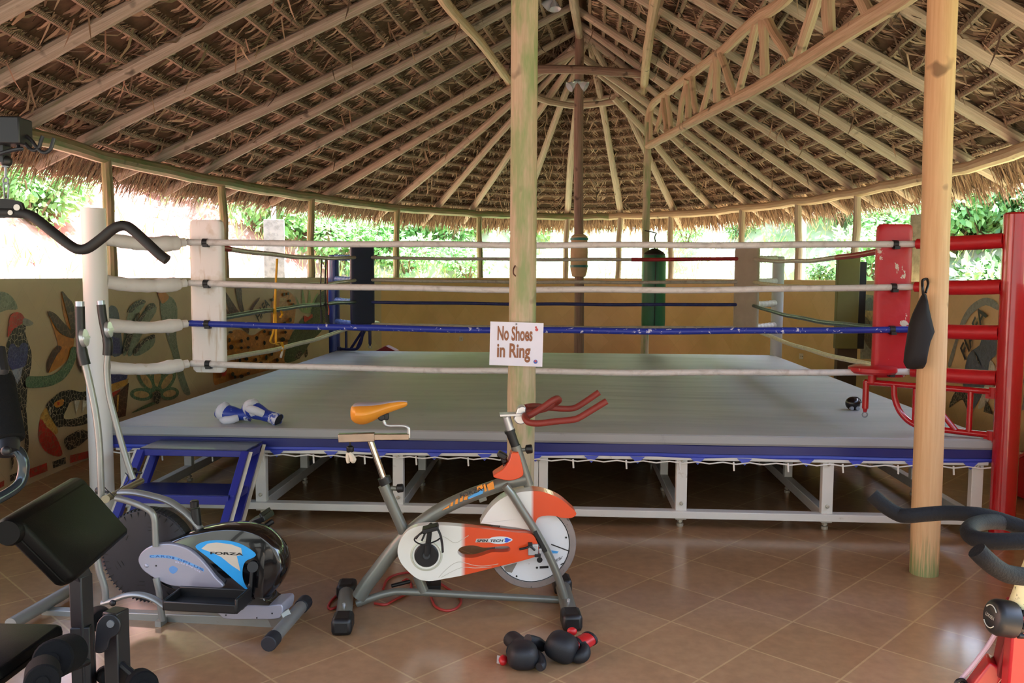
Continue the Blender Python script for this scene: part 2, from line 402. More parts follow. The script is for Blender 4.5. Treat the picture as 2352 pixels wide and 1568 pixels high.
fig('mosaic_snake', WLo, [('yellow', [(440,640),(470,720),(548,850),(522,897),(440,820),(380,742)]), ('red', [(385,752),(440,820),(520,900),(560,980),(592,1082),(540,1106),(450,1070),(390,1000),(364,900)]),
    ('black', [(440,620),(500,550),(580,490),(680,475),(760,495),(840,490),(840,570),(740,570),(670,588),(640,640),(605,742),(700,747),(850,698),(850,780),(720,820),(600,820),(548,828),(500,760),(460,680)]),
    ('orange', [(513,602),(560,570),(605,568),(600,612),(550,642),(520,632)]), ('red', [(540,590),(565,590),(562,618),(545,620)]), ('white', [(703,575),(757,575),(722,697)]), ('white', [(785,575),(835,575),(780,690)]), ('black', [(610,940),(700,880),(770,850),(845,880),(840,925),(740,1010),(640,1042)])], A4, 'black snake head with white fangs in mosaic')
fig('mosaic_border', WLo, [('red', [(-40,1375),(40,1330),(40,1385),(-40,1430)]), ('black', [(98,1283),(180,1250),(180,1310),(98,1345)]), ('red', [(275,1227),(445,1165),(450,1242),(285,1307)]), ('black', [(495,1157),(622,1110),(625,1172),(505,1217)]), ('red', [(665,1097),(848,1050),(848,1117),(665,1167)]), ('black', [(900,1030),(990,1000),(990,1060),(900,1090)])], A4, 'red and black mosaic blocks along the wall foot')
fig('mosaic_striped_leaves', WLo, [('greygreen', [(885,600),(900,400),(950,260),(1010,215),(1050,232),(980,340),(935,450),(910,600)]), ('greygreen', [(920,600),(985,400),(1055,260),(1110,240),(1125,300),(1040,430),(960,600)]), ('greygreen', [(960,605),(1040,500),(1112,468),(1105,545),(1010,612)]),
    ('black', [(918,300),(950,250),(1010,213),(1052,232),(990,262),(950,305)]), ('black', [(905,560),(950,430),(1040,300),(1050,320),(965,450),(922,580)]), ('black', [(960,580),(1030,500),(1105,462),(1110,490),(1045,520),(980,600)]), ('black', [(1055,260),(1110,238),(1118,262),(1060,300)]), ('black', [(885,570),(935,420),(1000,310),(1005,325),(945,440),(900,590)])], A5, 'grey mosaic leaves with black stripes')
fig('mosaic_parrot', WLo, [('slate', [(785,270),(830,262),(855,310),(865,400),(875,480),(880,600),(800,610),(788,420)]), ('blue', [(800,480),(860,490),(870,600),(800,605)]), ('blue', [(792,690),(905,692),(917,770),(870,822),(792,822)]), ('yellow', [(792,824),(927,780),(915,825),(800,880)]), ('red', [(792,890),(870,855),(850,905),(792,927)]), ('brown', [(800,930),(930,810),(905,1050),(820,1072)]), ('yellow', [(845,900),(858,895),(850,1020),(840,1020)])], A5, 'dark blue parrot in mosaic behind the white corner post')
fig('mosaic_toucan', WLo, [('greygreen', [(1165,190),(1235,195),(1278,280),(1270,480),(1300,640),(1335,780),(1372,890),(1330,892),(1290,800),(1240,600),(1200,480),(1155,290)]), ('paleblue', [(1180,420),(1225,430),(1215,480)]), ('orange', [(1130,147),(1190,160),(1217,200),(1170,242),(1145,192)]), ('red', [(1124,140),(1155,150),(1138,177)])], A5, 'grey bird with an orange head in mosaic')
fl_items = []
for ang, ln in ((-175, 180), (-125, 215), (-88, 210), (-55, 205), (-10, 150)):
    for k, (mat_, sc_) in enumerate((('green', 1), ('tan', .68))):
        a = math.radians(ang); cx, cy = 1130+math.cos(a)*ln*.62, 905+math.sin(a)*ln*.62; L2, w2 = ln*.46*sc_, 46*sc_*(.8 if k else 1)
        fl_items.append((mat_, [(cx+math.cos(a)*L2*math.cos(u)-math.sin(a)*w2*math.sin(u), cy+math.sin(a)*L2*math.cos(u)+math.cos(a)*w2*math.sin(u)) for u in [2*PI*i/9 for i in range(9)]]))
fl_items.append(('green', [(1100,950),(1020,985),(945,1030),(1010,1010),(1115,965)]))
fl_items.append(('black', [(1130+28*math.cos(u), 918+46*math.sin(u)) for u in [2*PI*i/9 for i in range(9)]]))
fig('mosaic_flower', WLo, fl_items, A5, 'green outlined flower with a black centre in mosaic')
fig('mosaic_palm', WLo, [('brown', [(120,260),(200,370),(295,490),(230,495),(150,380)]), ('brown', [(210,158),(330,330),(425,492),(310,500),(240,330)]), ('brown', [(370,140),(445,120),(460,300),(492,490),(450,482),(395,300)]), ('brown', [(700,260),(690,300),(620,400),(600,472),(553,472),(610,350)]), ('brown', [(430,660),(560,690),(550,760)])], A6, 'dark brown fan of palm blades in mosaic')
lp = [('leopard', [(60,860),(130,820),(250,790),(350,705),(480,720),(560,780),(640,770),(760,690),(850,640),(862,420),(875,290),(920,180),(1000,150),(1100,170),(1180,250),(1202,380),(1192,520),(1160,700),(1130,850),(1080,1050),(1030,1190),(700,1300),(340,1390),(160,1450),(60,1420)]),
    ('tan', [(985,265),(1070,270),(1110,420),(965,430)]), ('white', [(345,790),(432,770),(410,932)]), ('orange', [(140,790),(230,780),(330,830),(390,900),(400,1010),(130,1030)]), ('white', [(150,970),(240,950),(260,1000),(150,1010)])]
for (x, y, w, h) in ((300,740,50,26),(540,830,34,42),(660,820,34,46),(770,890,26,50),(860,430,50,34),(1045,215,22,40),(1098,205,20,34),(1125,305,20,30),(1172,355,24,30),(880,290,24,34),(1130,570,28,50),(1050,615,32,34),(1020,840,56,50),(770,730,30,34),(850,750,26,50),(200,875,30,70),(140,880,24,40),(285,850,26,50),(310,945,50,56),(450,955,30,30),(545,950,36,30),(870,1040,30,50),(700,1045,20,26),(795,1090,26,60),(520,1110,44,40),(430,1130,30,46),(365,1110,24,36),(650,1120,26,40),(945,1125,34,44),(205,1130,70,36),(720,1165,44,30),(575,1165,30,24),(330,1320,36,50),(360,1360,30,40),(450,1350,50,40),(545,1310,40,36),(455,860,22,44),(1060,740,30,34),(930,960,30,24),(1105,860,24,28)):
    lp.append(('ink', [(x+w*.62*math.cos(u+.3)*(1+.2*math.sin(3*u)), y+h*.6*math.sin(u+.3)) for u in [2*PI*i/6 for i in range(6)]]))
lp.append(('red', [(150,1250),(255,1250),(230,1350),(180,1350)]))
fig('mosaic_leopard', WLo, lp, A6, 'orange leopard with black spots in mosaic')
fig('mosaic_shrub', WLo, [('lightgreen', [(1200,240),(1240,320),(1300,440),(1280,250),(1300,150),(1330,300),(1350,440),(1370,260),(1390,160),(1410,260),(1400,440),(1430,330),(1510,190),(1450,430),(1340,480),(1250,420)]), ('darkgreen', [(1420,420),(1500,250),(1600,160),(1640,300),(1640,500),(1560,720),(1420,860),(1300,1050),(1180,1140),(1050,1150),(1060,1000),(1130,800),(1240,640),(1400,520)]), ('green', [(1250,600),(1300,540),(1310,620),(1260,700)]), ('red', [(1310,510),(1375,530),(1432,490),(1420,632),(1340,632)]), ('black', [(1180,1100),(1260,980),(1300,1040),(1250,1110)]), ('black', [(1330,1020),(1360,960),(1370,1050),(1340,1090)])], A6, 'dark green shrub with a red bloom in mosaic')
fig('mosaic_leaf', WRo, [('grey', [(1000,700),(1132,720),(1132,1240),(995,1240)]), ('tan', [(1040,840),(1110,840),(1115,930),(1030,920)]), ('slate', [(1025,830),(1040,760),(1080,733),(1112,780),(1112,838)]), ('brown', [(1005,900),(1035,890),(1070,930),(1110,1060),(1135,1190),(1070,1150),(1020,1060)])], A9, 'dark leaf shapes on a pale mosaic panel')
fig('mosaic_dolphin', WRo, [('grey', [(95,660),(150,480),(200,320),(270,210),(370,150),(450,165),(500,220),(480,245),(390,207),(300,257),(240,332),(180,460),(118,680)]), ('slate', [(210,830),(250,600),(340,520),(365,430),(420,405),(500,400),(480,580),(420,650),(390,850),(330,960),(270,1045),(240,1000),(240,860)]), ('white', [(425,640),(470,720),(440,880),(390,985),(330,1020),(350,930),(400,770)]), ('black', [(150,885),(230,880),(252,1045),(210,950),(160,965),(100,1010)]), ('black', [(390,950),(420,1000),(440,1062),(372,1042)]), ('black', [(288,562),(305,580),(345,665),(335,670)])], A3, 'slate blue sea animal within a grey arch in mosaic')
fig('mosaic_leaf', WRo, [('blue', [(670,200),(720,140),(760,240),(676,250)]), ('grey', [(640,1045),(670,1010),(690,860),(665,760),(655,740),(720,860),(710,1000)]), ('grey', [(664,560),(760,550),(760,630),(664,630)])], A3, 'grey and blue mosaic shapes right of the red post')
def wall_text(parent, txt, f, p0, p1, hpx, label):
    a, b_ = f(*p0), f(*p1); P0, P1 = wall_in(*a, .02), wall_in(*b_, .02)
    dx, dy = b_[0]-a[0], b_[1]-a[1]; L = math.hypot(dx, dy); Q = wall_in(a[0]+dy/L*hpx, a[1]-dx/L*hpx, .02)
    X = (P1-P0); Y = (Q-P0); Y = Y-X*(Y.dot(X)/X.dot(X))
    mb = MB(); text_mb(mb, txt, P0, X, Y, Y.length*1.0, 0, X.length, bold=.02)
    mb.build('mosaic_lettering', MZ['ink'], parent, label)
wall_text(WLo, 'FIAFA', A6, (690,600), (845,365), 17, 'black slanted mosaic letters')
wall_text(WRo, 'FIAFA', A3, (225,640), (398,282), 22, 'black slanted mosaic letters')

# ------------------------------------------------------------------ outside: the bank around the hall
def slope(t):
    t = t % 360
    if t > 300: f = (t-300)/45
    elif t > 235: f = 0
    elif t > 205: f = .0+(235-t)/30
    else: f = 1
    return max(0, min(1, f))
def hgt(t, d):
    k = slope(t); q = max(0, d-1.3)
    if 205 < t % 360 < 315: k = 1; q = 1.3*max(0, d-1.3-1.5*max(0, min(1, (t % 360-238)/24)))  # unseen bank behind the camera, raised and drawn close to block front skylight
    kk = .72+.10*math.cos(math.radians(t)-PI)
    return -.1+k*(min(q*kk, 9+q*.05)+.25*math.sin(t*.21+d)*min(1, q)+.12*math.sin(t*.9+d*2.3)*min(1, q))
m, nt, b = _nt('bank_earth'); o = objc(nt); sx = nd(nt, 'ShaderNodeSeparateXYZ'); nt.links.new(o, sx.inputs[0])
gr = mixc(nt, ramp(nt, noise(nt, o, .9, 5, .65), .4, .6), col('#a9a894'), col('#7d9460'))
rd = mixc(nt, ramp(nt, noise(nt, o, 1.3, 5, .7), .4, .62), col('#96594e'), col('#b09084'))
ad = nd(nt, 'ShaderNodeMath', operation='MULTIPLY_ADD'); nt.links.new(noise(nt, o, .5, 3), ad.inputs[0]); ad.inputs[1].default_value = 2.5; nt.links.new(sx.outputs[0], ad.inputs[2])
fr_c = mixc(nt, ramp(nt, sx.outputs[1], -5.5, -3.5), col('#4b4a45'), mixc(nt, ramp(nt, ad.outputs[0], -4.2, -3.0), rd, gr)); nt.links.new(fr_c, b.inputs['Base Color']); b.inputs['Roughness'].default_value = .95; b.inputs['Specular IOR Level'].default_value = .1  # unseen ground behind the camera is darkened to cut light bounced forward
MATS['bank'] = m
tr = MB(); ds = [.19, .6, 1.1, 1.6, 2.2, 3, 4, 5, 6.5, 8, 10, 13, 17, 22, 30, 45]; N = 150; vs = []; fs = []
for i in range(N):
    t = 360*i/N
    for d in ds: vs.append(ov(t, d, hgt(t, d)))
nD = len(ds)
for i in range(N):
    for k in range(nD-1): j = (i+1) % N; fs.append((i*nD+k, j*nD+k, j*nD+k+1, i*nD+k+1))
tr.add(vs, fs); struct(tr.build('ground', m, smooth=80), 'sunlit bank of red soil and dry grass, unseen near end raised to block light')
g = MB()                                                    # tufts of grass on the bank
for _ in range(7000):
    t = random.uniform(-25, 205); d = random.uniform(1.2, 8); P = ov(t, d, hgt(t, d)); 
    for k in range(2):
        h = random.uniform(.15, .42); a = random.uniform(0, 6.28); w = V((math.cos(a), math.sin(a), 0))*.014; ln = V((jit(.18), jit(.18), h)); q = P+V((jit(.1), jit(.1), -.02))
        g.add([q-w, q+w, q+ln*.6+w*.6, q+ln], [(0, 1, 2, 3)])
GM = M('grass_blade', '#a9b56e', .8, c2='#d8c896', var=.3, sc=1.5)
go = g.build('grass', GM, recalc=False); tag(go, 'dry and green grass growing on the sunlit bank outside', 'grass'); go['kind'] = 'stuff'
def leafmat(name, c1, c2):
    m, nt, b = _nt(name); ge = nt.nodes.new('ShaderNodeNewGeometry')
    out = mixc(nt, ge.outputs['Random Per Island'], col(c1), col(c2)); nt.links.new(out, b.inputs['Base Color'])
    b.inputs['Roughness'].default_value = .45
    tl = nt.nodes.new('ShaderNodeBsdfTranslucent'); nt.links.new(out, tl.inputs[0]); mx = nt.nodes.new('ShaderNodeMixShader'); mx.inputs[0].default_value = .35
    om = nt.nodes['Material Output']; nt.links.new(b.outputs[0], mx.inputs[1]); nt.links.new(tl.outputs[0], mx.inputs[2]); nt.links.new(mx.outputs[0], om.inputs[0])
    return m
LG = leafmat('leaf_bright', '#5c9450', '#a9cc8c'); LD = leafmat('leaf_deep', '#3c6a36', '#8bab6c')
ST = M('bush_stem', '#6b5640', .9)
def make_bush(n, R, leaf, mat_):
    mb = MB(); st = MB(); lobes = [(V((jit(.5*R), jit(.5*R), R*random.uniform(.4, 1.0))), R*random.uniform(.38, .62)) for _ in range(7)]
    for c, r in lobes: st.tube(spl([(0, 0, -.1), c*.5+V((jit(.05), 0, 0)), c], 3), [.035*R]*4+[.02*R]*3, 5)
    for _ in range(n):
        c, r = random.choice(lobes); u = V((random.gauss(0, 1), random.gauss(0, 1), random.gauss(0, 1))).normalized(); P = c+u*r*random.uniform(.55, 1.05)
        if P.z < .02: P.z = random.uniform(.02, .3)
        ax = (u+V((jit(.7), jit(.7), jit(.5)-.3))).normalized(); sd_ = ax.cross(V((jit(1), jit(1), 1))).normalized(); L = leaf*random.uniform(.7, 1.4); w = L*.28
        up_ = ax.cross(sd_)
        mb.add([P, P+ax*L*.45+sd_*w+up_*.02, P+ax*L, P+ax*L*.45-sd_*w+up_*.02], [(0, 1, 2, 3)])
    return mb, st
protos = []
for n, R, lf, mt in ((800, 1.0, .17, LG), (900, 1.0, .15, LD), (700, 1.0, .22, LG)):
    mb, st = make_bush(n, R, lf, mt); protos.append((mb, st, mt))
pb = []
def bush(k, t, d, s, label, group):
    P = ov(t, d, hgt(t, d)-.05*s)
    if len(pb) <= k or pb[k] is None:
        while len(pb) <= k: pb.append(None)
        r = thing('bush', label, 'bush', P, random.uniform(0, 6), group); mb, st, mt = protos[k]
        mb.build('foliage', mt, r, recalc=False, smooth=10); st.build('stems', ST, r); pb[k] = r
    else:
        r = pb[k].copy(); COL.objects.link(r); r.location = P; r.rotation_euler = (0, 0, random.uniform(0, 6)); r['label'] = label; r['group'] = group
        for ch in pb[k].children: c = ch.copy(); COL.objects.link(c); c.parent = r
    r.scale = (s, s, s*random.uniform(.8, 1.15))
GL = ('leafy green bush on the red soil bank beyond the left eave posts', 'bushes on the red bank at left')
GB = ('bright green bush on the bank beyond the back wall', 'bushes on the bank behind the back wall')
GR = ('dense green bush on the bank beyond the right wall', 'bushes on the bank at right')
for t, d, s in ((184, 3.0, .7), (187, 4.2, .9), (180, 4.4, .8), (190, 3.4, .6), (183, 5.6, 1.0), (194, 4.5, 1.1), (199, 3.6, .9), (157, 4.6, .8), (154, 5.2, .9), (160, 4.4, .7), (151, 5.7, .85), (163, 4.8, .8), (158, 6.0, .9)): bush(random.choice((0, 2)), t, d, s, *GL)
for t, d, s in ((143, 6.6, .8), (137, 5.5, .9), (132, 4.4, .8), (127, 5.8, 1.1), (123, 4.0, .8), (119, 5.0, 1.0), (114, 3.6, .75), (110, 4.8, 1.0), (106, 3.4, .7), (103, 6.0, 1.1), (98, 6.6, .9), (90, 7.0, 1.0), (120, 7.4, 1.2), (130, 7.6, 1.3), (112, 7.0, 1.2), (128, 4.6, .8), (123, 5.0, .9), (117, 4.2, .8), (112, 4.6, .8), (107, 4.4, .8), (103, 4.8, .8), (97, 5.0, .7), (120, 6.2, 1.0), (72, 6.4, .8), (80, 4.6, .5)): bush(random.choice((0, 0, 2)), t, d, s, *GB)
for t, d, s in ((54, 3.6, .8), (52, 5.0, 1.0), (47, 4.4, 1.0), (45, 2.9, .7), (42, 5.2, 1.2), (38, 3.6, .9), (35, 4.8, 1.1), (32, 3.0, .8), (29, 4.4, 1.1), (25, 3.4, .9), (22, 5.0, 1.3), (18, 3.8, 1.0), (14, 5.0, 1.3), (10, 3.9, 1.0), (6, 5.2, 1.3), (2, 4.2, 1.1), (-3, 5.4, 1.4), (-7, 4.2, 1.1), (-11, 5.2, 1.3), (49, 6.6, 1.3), (40, 6.8, 1.4), (30, 6.4, 1.4), (20, 6.6, 1.5), (8, 6.8, 1.5), (50, 6.2, 1.2), (53, 7.0, 1.3), (56, 6.0, 1.1), (48, 5.2, 1.0), (46, 6.5, 1.2), (58, 7.5, 1.2), (44, 4.6, .9), (51, 4.4, .8), (61, 6.8, .9), (55, 4.6, .7), (59, 5.2, .7)): bush(random.choice((0, 1, 1)), t, d, s, *GR)
def td(P):
    q = P-OC; u, v = q.dot(E1), q.dot(E2); lo, hi = 0, 30
    for _ in range(40):
        d = (lo+hi)/2
        if (u/(EA+d))**2+(v/(EB+d))**2 > 1: lo = d
        else: hi = d
    return math.degrees(math.atan2(v/(EB+d), u/(EA+d))), d
for px, ds_, s in ((1590, 20.5, .55), (1690, 20.5, .6), (1735, 21.5, .9), (1770, 20, .8), (1800, 22, 1.1), (1845, 20.5, 1.0), (1890, 19.5, .9), (1930, 20.5, 1.2), (1975, 18.5, 1.0), (1760, 18.6, .5), (1865, 18.2, .6), (2040, 17.5, .9), (2225, 15.5, .8), (2300, 14.5, .8)):
    r = ray(px, 632); P = CAM+r*ds_; t, d = td(P); bush(random.choice((0, 1)), t, d, s, *GR)
# concrete pillars and slim poles outside
CONC = M('concrete', '#86857b', .85, var=.2, sc=6, c2='#65645b', bump=.3); PW = M('painted_pole', '#cfd4cf', .6, var=.1)
def pillar(x, y0, y1, Y, w, poletop, label):
    b0 = aty(x, y1, Y); zt = aty(x, y0, Y).z; r = thing('concrete_pillar', label, 'pillar', (b0.x, Y, -.1))
    mb = MB(); mb.box((0, 0, (zt+.1)/2), (w, w, zt+.1), Rz(20)); mb.build('shaft', CONC, r, bevel=.012)
    pt = aty(x, poletop, Y).z; mb = MB(); mb.cyl((0, 0, zt+.1), (0, 0, pt+.1), .045, 12); mb.build('pole', PW, r, 'pale slim pole on the pillar')
pillar(631, 505, 640, 9.4, .36, 400, 'square concrete pillar with a slim pole beyond the left wall')
pillar(2122, 492, 640, 5.6, .27, 400, 'pale square pillar beyond the right wall, beside the red pad')
for x, Y, lb in ((1648, 11.2, 'slim pale pole outside, left of the grey corner pad'), (1843, 8.6, 'slim white pole outside, right of the grey corner pad')):
    P = aty(x, 640, Y); mb = MB(); mb.cyl((P.x, P.y, -.1), (P.x, P.y, aty(x, 480, Y).z), .04, 12); tag(mb.build('slim_pole', PW, org=(P.x, P.y, -.1)), lb, 'pole')
# ------------------------------------------------------------------ roof timbers
WR = wood('rafter_wood', '#93806d', '#bea792'); WRG = wood('rafter_wood_mossy', '#857666', '#ad9e8e', '#70774f', (.56, .74))
WP = wood('post_wood_pale', '#c49d70', '#d3b185', base_moss=True); WPG = wood('post_wood_mossy', '#ab9a7c', '#c0b094', '#8d9a6a', (.45, .62))
WK = wood('post_wood_brown', '#73584a', '#9c8070'); WE = wood('eave_wood', '#7d6c50', '#9c8b6c', '#667444', (.42, .62)); WG = wood('girder_wood', '#a38868', '#c6ab8c')
KA, KB = V((.36, 7.0, 5.3)), V((-.09, -.75, 5.3))
ZE = 2.97
VT = [(-60, -3.55), (-31, -3.5), (-20, -2.85), (-9.5, -1.9), (-.9, -.81), (7.2, .47), (14.7, 1.37), (21.4, 2.2), (27.8, 3.3), (34, 3.96), (41, 4.2), (149, 4.2), (155.6, 4.0), (163.6, 3.05), (171, 2.05), (178.4, 1.3), (187.2, .1), (194, -.97), (202, -2.1), (211, -3.2), (218, -3.55), (300, -3.55)]
def ridge(t):
    for (a, va), (b, vb) in zip(VT, VT[1:]):
        if a <= t <= b: v = va+(vb-va)*(t-a)/(b-a); break
    s = (v-(-3.55))/(4.2+3.55); return KB.lerp(KA, s)
def roofP(t, s, dz=0):
    r = ridge(t); e = ov(t, .08, ZE); return r.lerp(e, s)+V((0, 0, dz))
RAF = dict(L=[((88,286),(357,118),(636,0)), ((221,325),(800,32)), ((375,361),(1107,11)), ((489,386),(1175,14)), ((593,407),(1303,20)), ((696,418),(1321,68)), ((771,439),(1321,114)), ((918,461),(1171,236)), ((1014,468),(1171,286)), ((1093,482),(1300,165)), ((1205,490),(1289,250)), ((1305,486),(1321,257)), ((1421,493),(1379,243)), ((1539,496),(1421,232))],
           R=[((1623,489),(1493,393)), ((1705,482),(1552,368)), ((1766,471),(1552,311)), ((1795,461),(1598,293)), ((1870,454),(1623,271)), ((1938,428),(1670,250)), ((2013,414),(1723,221)), ((2095,389),(1780,193)), ((2195,370),(1845,157)), ((2313,336),(1931,96)), ((2452,310),(2027,32))])
def rafter(E0, T0, label, group, mat_):
    d = (E0-T0).normalized(); r = tag_l = None
    mb = MB(); pole(mb, E0+d*random.uniform(.42, .62), T0, random.uniform(.056, .066), random.uniform(.045, .055), .022, 10, 14)
    tag(mb.build('rafter', mat_, org=E0), label, 'rafter', group)
n = 0
for side in 'LR':
    for i, q in enumerate(RAF[side]):
        p0_, p1_ = q[0], q[-1]; P = ovhit(*p0_); t = ovt(P); E0 = ov(t, .08, ZE)
        nn = ray(*p0_).cross(ray(*p1_)).normalized(); den = (KB-KA).dot(nn); s = (CAM-KA).dot(nn)/den if abs(den) > 1e-6 else 0
        if .03 < s < 1 and not (60 < t < 130): T0 = KA.lerp(KB, s)
        else:
            h = (KA-CAM).dot(nn); h = max(-.28, min(.28, h)); T0 = KA-nn*h+V((0, 0, -.03))
            if side == 'R' and i < 2: T0 = E0.lerp(T0, .72 if i == 0 else .85)
        if side == 'L': lb = f'{ORD[i]} roof pole from the left that meets the eave beam'
        else: lb = f'{ORD[i]} roof pole on the right slope, counting right from the tall pole under the girder'
        rafter(E0, T0, lb, 'roof poles under the thatch', WRG if side == 'L' and i < 5 else WR); n += 1
for i, t in enumerate((200.5, 207, 213, 219)):
    rafter(ov(t, .08, ZE), ridge(t), ('roof pole crossing the top left corner of the picture' if i == 0 else 'roof pole at the near end of the left slope'), 'roof poles under the thatch', WRG)
for i, t in enumerate((-17, -24, -31)):
    rafter(ov(t, .08, ZE), ridge(t), ('roof pole crossing the top right corner of the picture' if i == 0 else 'roof pole at the near end of the right slope'), 'roof poles under the thatch', WR)
for t in (-45, -60, -75, -90, -105, -120, -133):
    rafter(ov(t, .08, ZE), KB, 'roof pole fanning out at the near end of the oval roof', 'roof poles at the near end', WR)
# eave beam, ridge pole, purlins, tie and half ring
mb = MB(); pts = [ov(t, .08, 2.85)+V((jit(.012), jit(.012), jit(.012))) for t in range(0, 360, 3)]
mb.tube(pts, [.066*(1+jit(.06)) for _ in pts], 10, closed=True); mb.mi = [1 if sum(mb.v[k][0] for k in f)/len(f) > .9 else 0 for f in mb.f]; tag(mb.build('eave_beam', [WE, WG]), 'round beam running all round the eaves on short posts, mossy at left', 'beam')
mb = MB(); pole(mb, KA+V((0, .15, -.11)), KB+V((0, -.2, -.11)), .06, .065, .03, 10, 16); tag(mb.build('ridge_pole', WR, org=KA), 'pole along the roof ridge above the brown post', 'beam')
mb = MB(); mb.tube(spl([(-.66, 7.3, 4.57), (-.72, 6.6, 4.57), (-.9, 5.0, 4.59), (-1.13, 3.4, 4.60), (-1.2, 1.5, 4.6), (-1.2, -.8, 4.6)], 5), [.058*(1+jit(.07)) for _ in range(26)], 10); tag(mb.build('purlin', WG, org=(-.66, 7.3, 4.57)), 'long pole under the left roof poles, left of the mossy post', 'beam')
mb = MB(); mb.tube(spl([(1.36, 7.75, 4.55), (1.31, 7.1, 4.56), (1.18, 5.2, 4.57), (1.08, 3.4, 4.57), (1.0, 1.5, 4.57), (.9, -.8, 4.57)], 5), [.058*(1+jit(.07)) for _ in range(26)], 10); tag(mb.build('purlin', WG, org=(1.36, 7.75, 4.55)), 'long pole under the right roof poles, right of the ridge', 'beam')
mb = MB(); pole(mb, (-.78, 6.72, 4.68), (1.30, 6.86, 4.62), .066, .06, .02, 10, 12); tag(mb.build('tie_beam', WK, org=(0, 6.8, 4.66)), 'brown horizontal pole crossing in front of the brown centre post', 'beam')
mb = MB(); mb.tube(spl([(-.69, 7.15, 4.57), (-.25, 7.75, 4.46), (.1, 7.98, 4.42), (.36, 8.05, 4.41), (.95, 7.97, 4.46), (1.33, 7.62, 4.57)], 5), [.05*(1+jit(.07)) for _ in range(26)], 9); tag(mb.build('half_ring_beam', WR, org=(.36, 8, 4.4)), 'curved pole tying the roof poles into a half ring behind the brown post', 'beam')
mb = MB(); mb.tube(spl([(-.5, 7.62, 4.56), (-.1, 8.02, 4.53), (.36, 8.2, 4.52), (.8, 8.12, 4.55), (1.15, 7.9, 4.6)], 5), .034, 8); tag(mb.build('half_ring_beam', WR, org=(.36, 8.2, 4.5)), 'thinner curved pole just above the half ring behind the brown post', 'beam')
# tall posts
def post(name, base, top, r0, r1, mat_, label, wob=.02, bul=()):
    base, top = V(base), V(top); mb = MB(); seg = 26; pts = []; rs = []; p1, p2 = jit(3), jit(3)
    for i in range(seg+1):
        t = i/seg; P = base.lerp(top, t); e = math.sin(PI*min(1, t*1.0))
        pts.append(P+V((wob*e*math.sin(p1+5*t), wob*e*math.sin(p2+4*t), 0))); r = r0+(r1-r0)*t
        for z, a, w in bul: r += a*math.exp(-((P.z-z)/w)**2)
        rs.append(r*(1+.02*math.sin(9*t+p1)))
    mb.tube(pts, rs, 16); return tag(mb.build(name, mat_, org=base), label, 'post')
bp = aty(1199, 900, -.75); tp = aty(1203, 0, -.75)
post('wooden_post', (bp.x-.012, -.75, 0), (tp.x+.02, -.75, 5.2), .081, .076, WPG, 'mossy wooden post in the middle carrying the white sign', .006, ((1.07, .012, .07), (1.69, .006, .06)))
rb = atz(2122, 1316, 0); rtp = aty(2166, 0, rb.y)
dv_ = (rtp-rb); post('wooden_post', rb, rb+dv_*(3.62/dv_.z), .078, .076, WP, 'pale wooden post on the right with the black bag hung on it', .008)
kb_ = aty(1330, 800, 7.0); kt = aty(1331, 70, 7.0)
post('wooden_post', (kb_.x, 7, 0), (kt.x, 7, 5.2), .074, .066, WK, 'reddish brown centre post behind the ring with wrapped padding', .012)
gf = aty(1480, 800, 7.0); gt = aty(1488, 335, 7.0)
post('wooden_post', (gf.x, 7, 0), (gt.x, 7, aty(1490, 262, 7).z), .06, .052, WPG, 'slim wooden post under the far end of the lattice girder', .008)
# lattice girder between the far slim post and the near right post
GA, GBp = V((gt.x, 7.0, 0)), V((rb.x, rb.y, 0)); gd = (GBp-GA).normalized(); gn = V((-gd.y, gd.x, 0))
def gp(x, y, off=0):
    r = ray(x, y); t = (GA+gn*off-CAM).dot(gn)/r.dot(gn); return CAM+r*t
lo = [gp(*q) for q in ((1488,336),(1549,303),(1599,275),(1665,240),(1748,198),(1850,137),(1950,73),(2068,0))]; 
e_ = V((GBp.x, GBp.y, lo[-1].z+.02)); lo += [lo[-1].lerp(e_, .5), e_]
up_ = [gp(*q) for q in ((1489,280),(1495,246),(1516,224),(1543,206),(1576,179),(1616,149),(1660,117),(1700,78),(1745,38),(1800,2))]
e2_ = V((GBp.x, GBp.y, 3.62)); up_ += [up_[-1].lerp(e2_, .4)+V((0, 0, .22)), up_[-1].lerp(e2_, .75)+V((0, 0, .2)), e2_]
G = thing('lattice_girder', 'long arched lattice girder of peeled poles at upper right', 'girder', (GA.x, GA.y, 3.6))
go_ = V(G.location)
def gpart(name, mb): 
    mb.v = [tuple(V(v)-go_) for v in mb.v]; return mb.build(name, WG, G)
mb = MB(); q = spl(lo, 4); mb.tube(q, [.054+.008*i/len(q)+jit(.003) for i in range(len(q))], 10); gpart('lower_chord', mb)
mb = MB(); q = spl(up_, 4); mb.tube(q, [.05+.008*i/len(q)+jit(.003) for i in range(len(q))], 10); gpart('upper_chord', mb)
for a, b_, r in (((1491,262),(1484,326),.035), ((1497,250),(1494,322),.03), ((1526,220),(1507,303),.034), ((1525,218),(1530,300),.038), ((1532,216),(1542,298),.034), ((1578,182),(1559,289),.036), ((1579,180),(1581,272),.04), ((1589,178),(1600,262),.036), ((1643,128),(1613,258),.036), ((1645,128),(1647,235),.042), ((1655,126),(1689,222),.04), ((1738,52),(1697,212),.04), ((1752,46),(1756,175),.045), ((1762,44),(1817,140),.042), ((1893,-60),(1833,132),.046), ((1903,-60),(1906,80),.05), ((1930,-80),(2000,45),.046)):
    mb = MB(); pole(mb, gp(*a, jit(.03)), gp(*b_, jit(.03)), r, r*.95, .008, 9, 6); gpart('strut', mb)
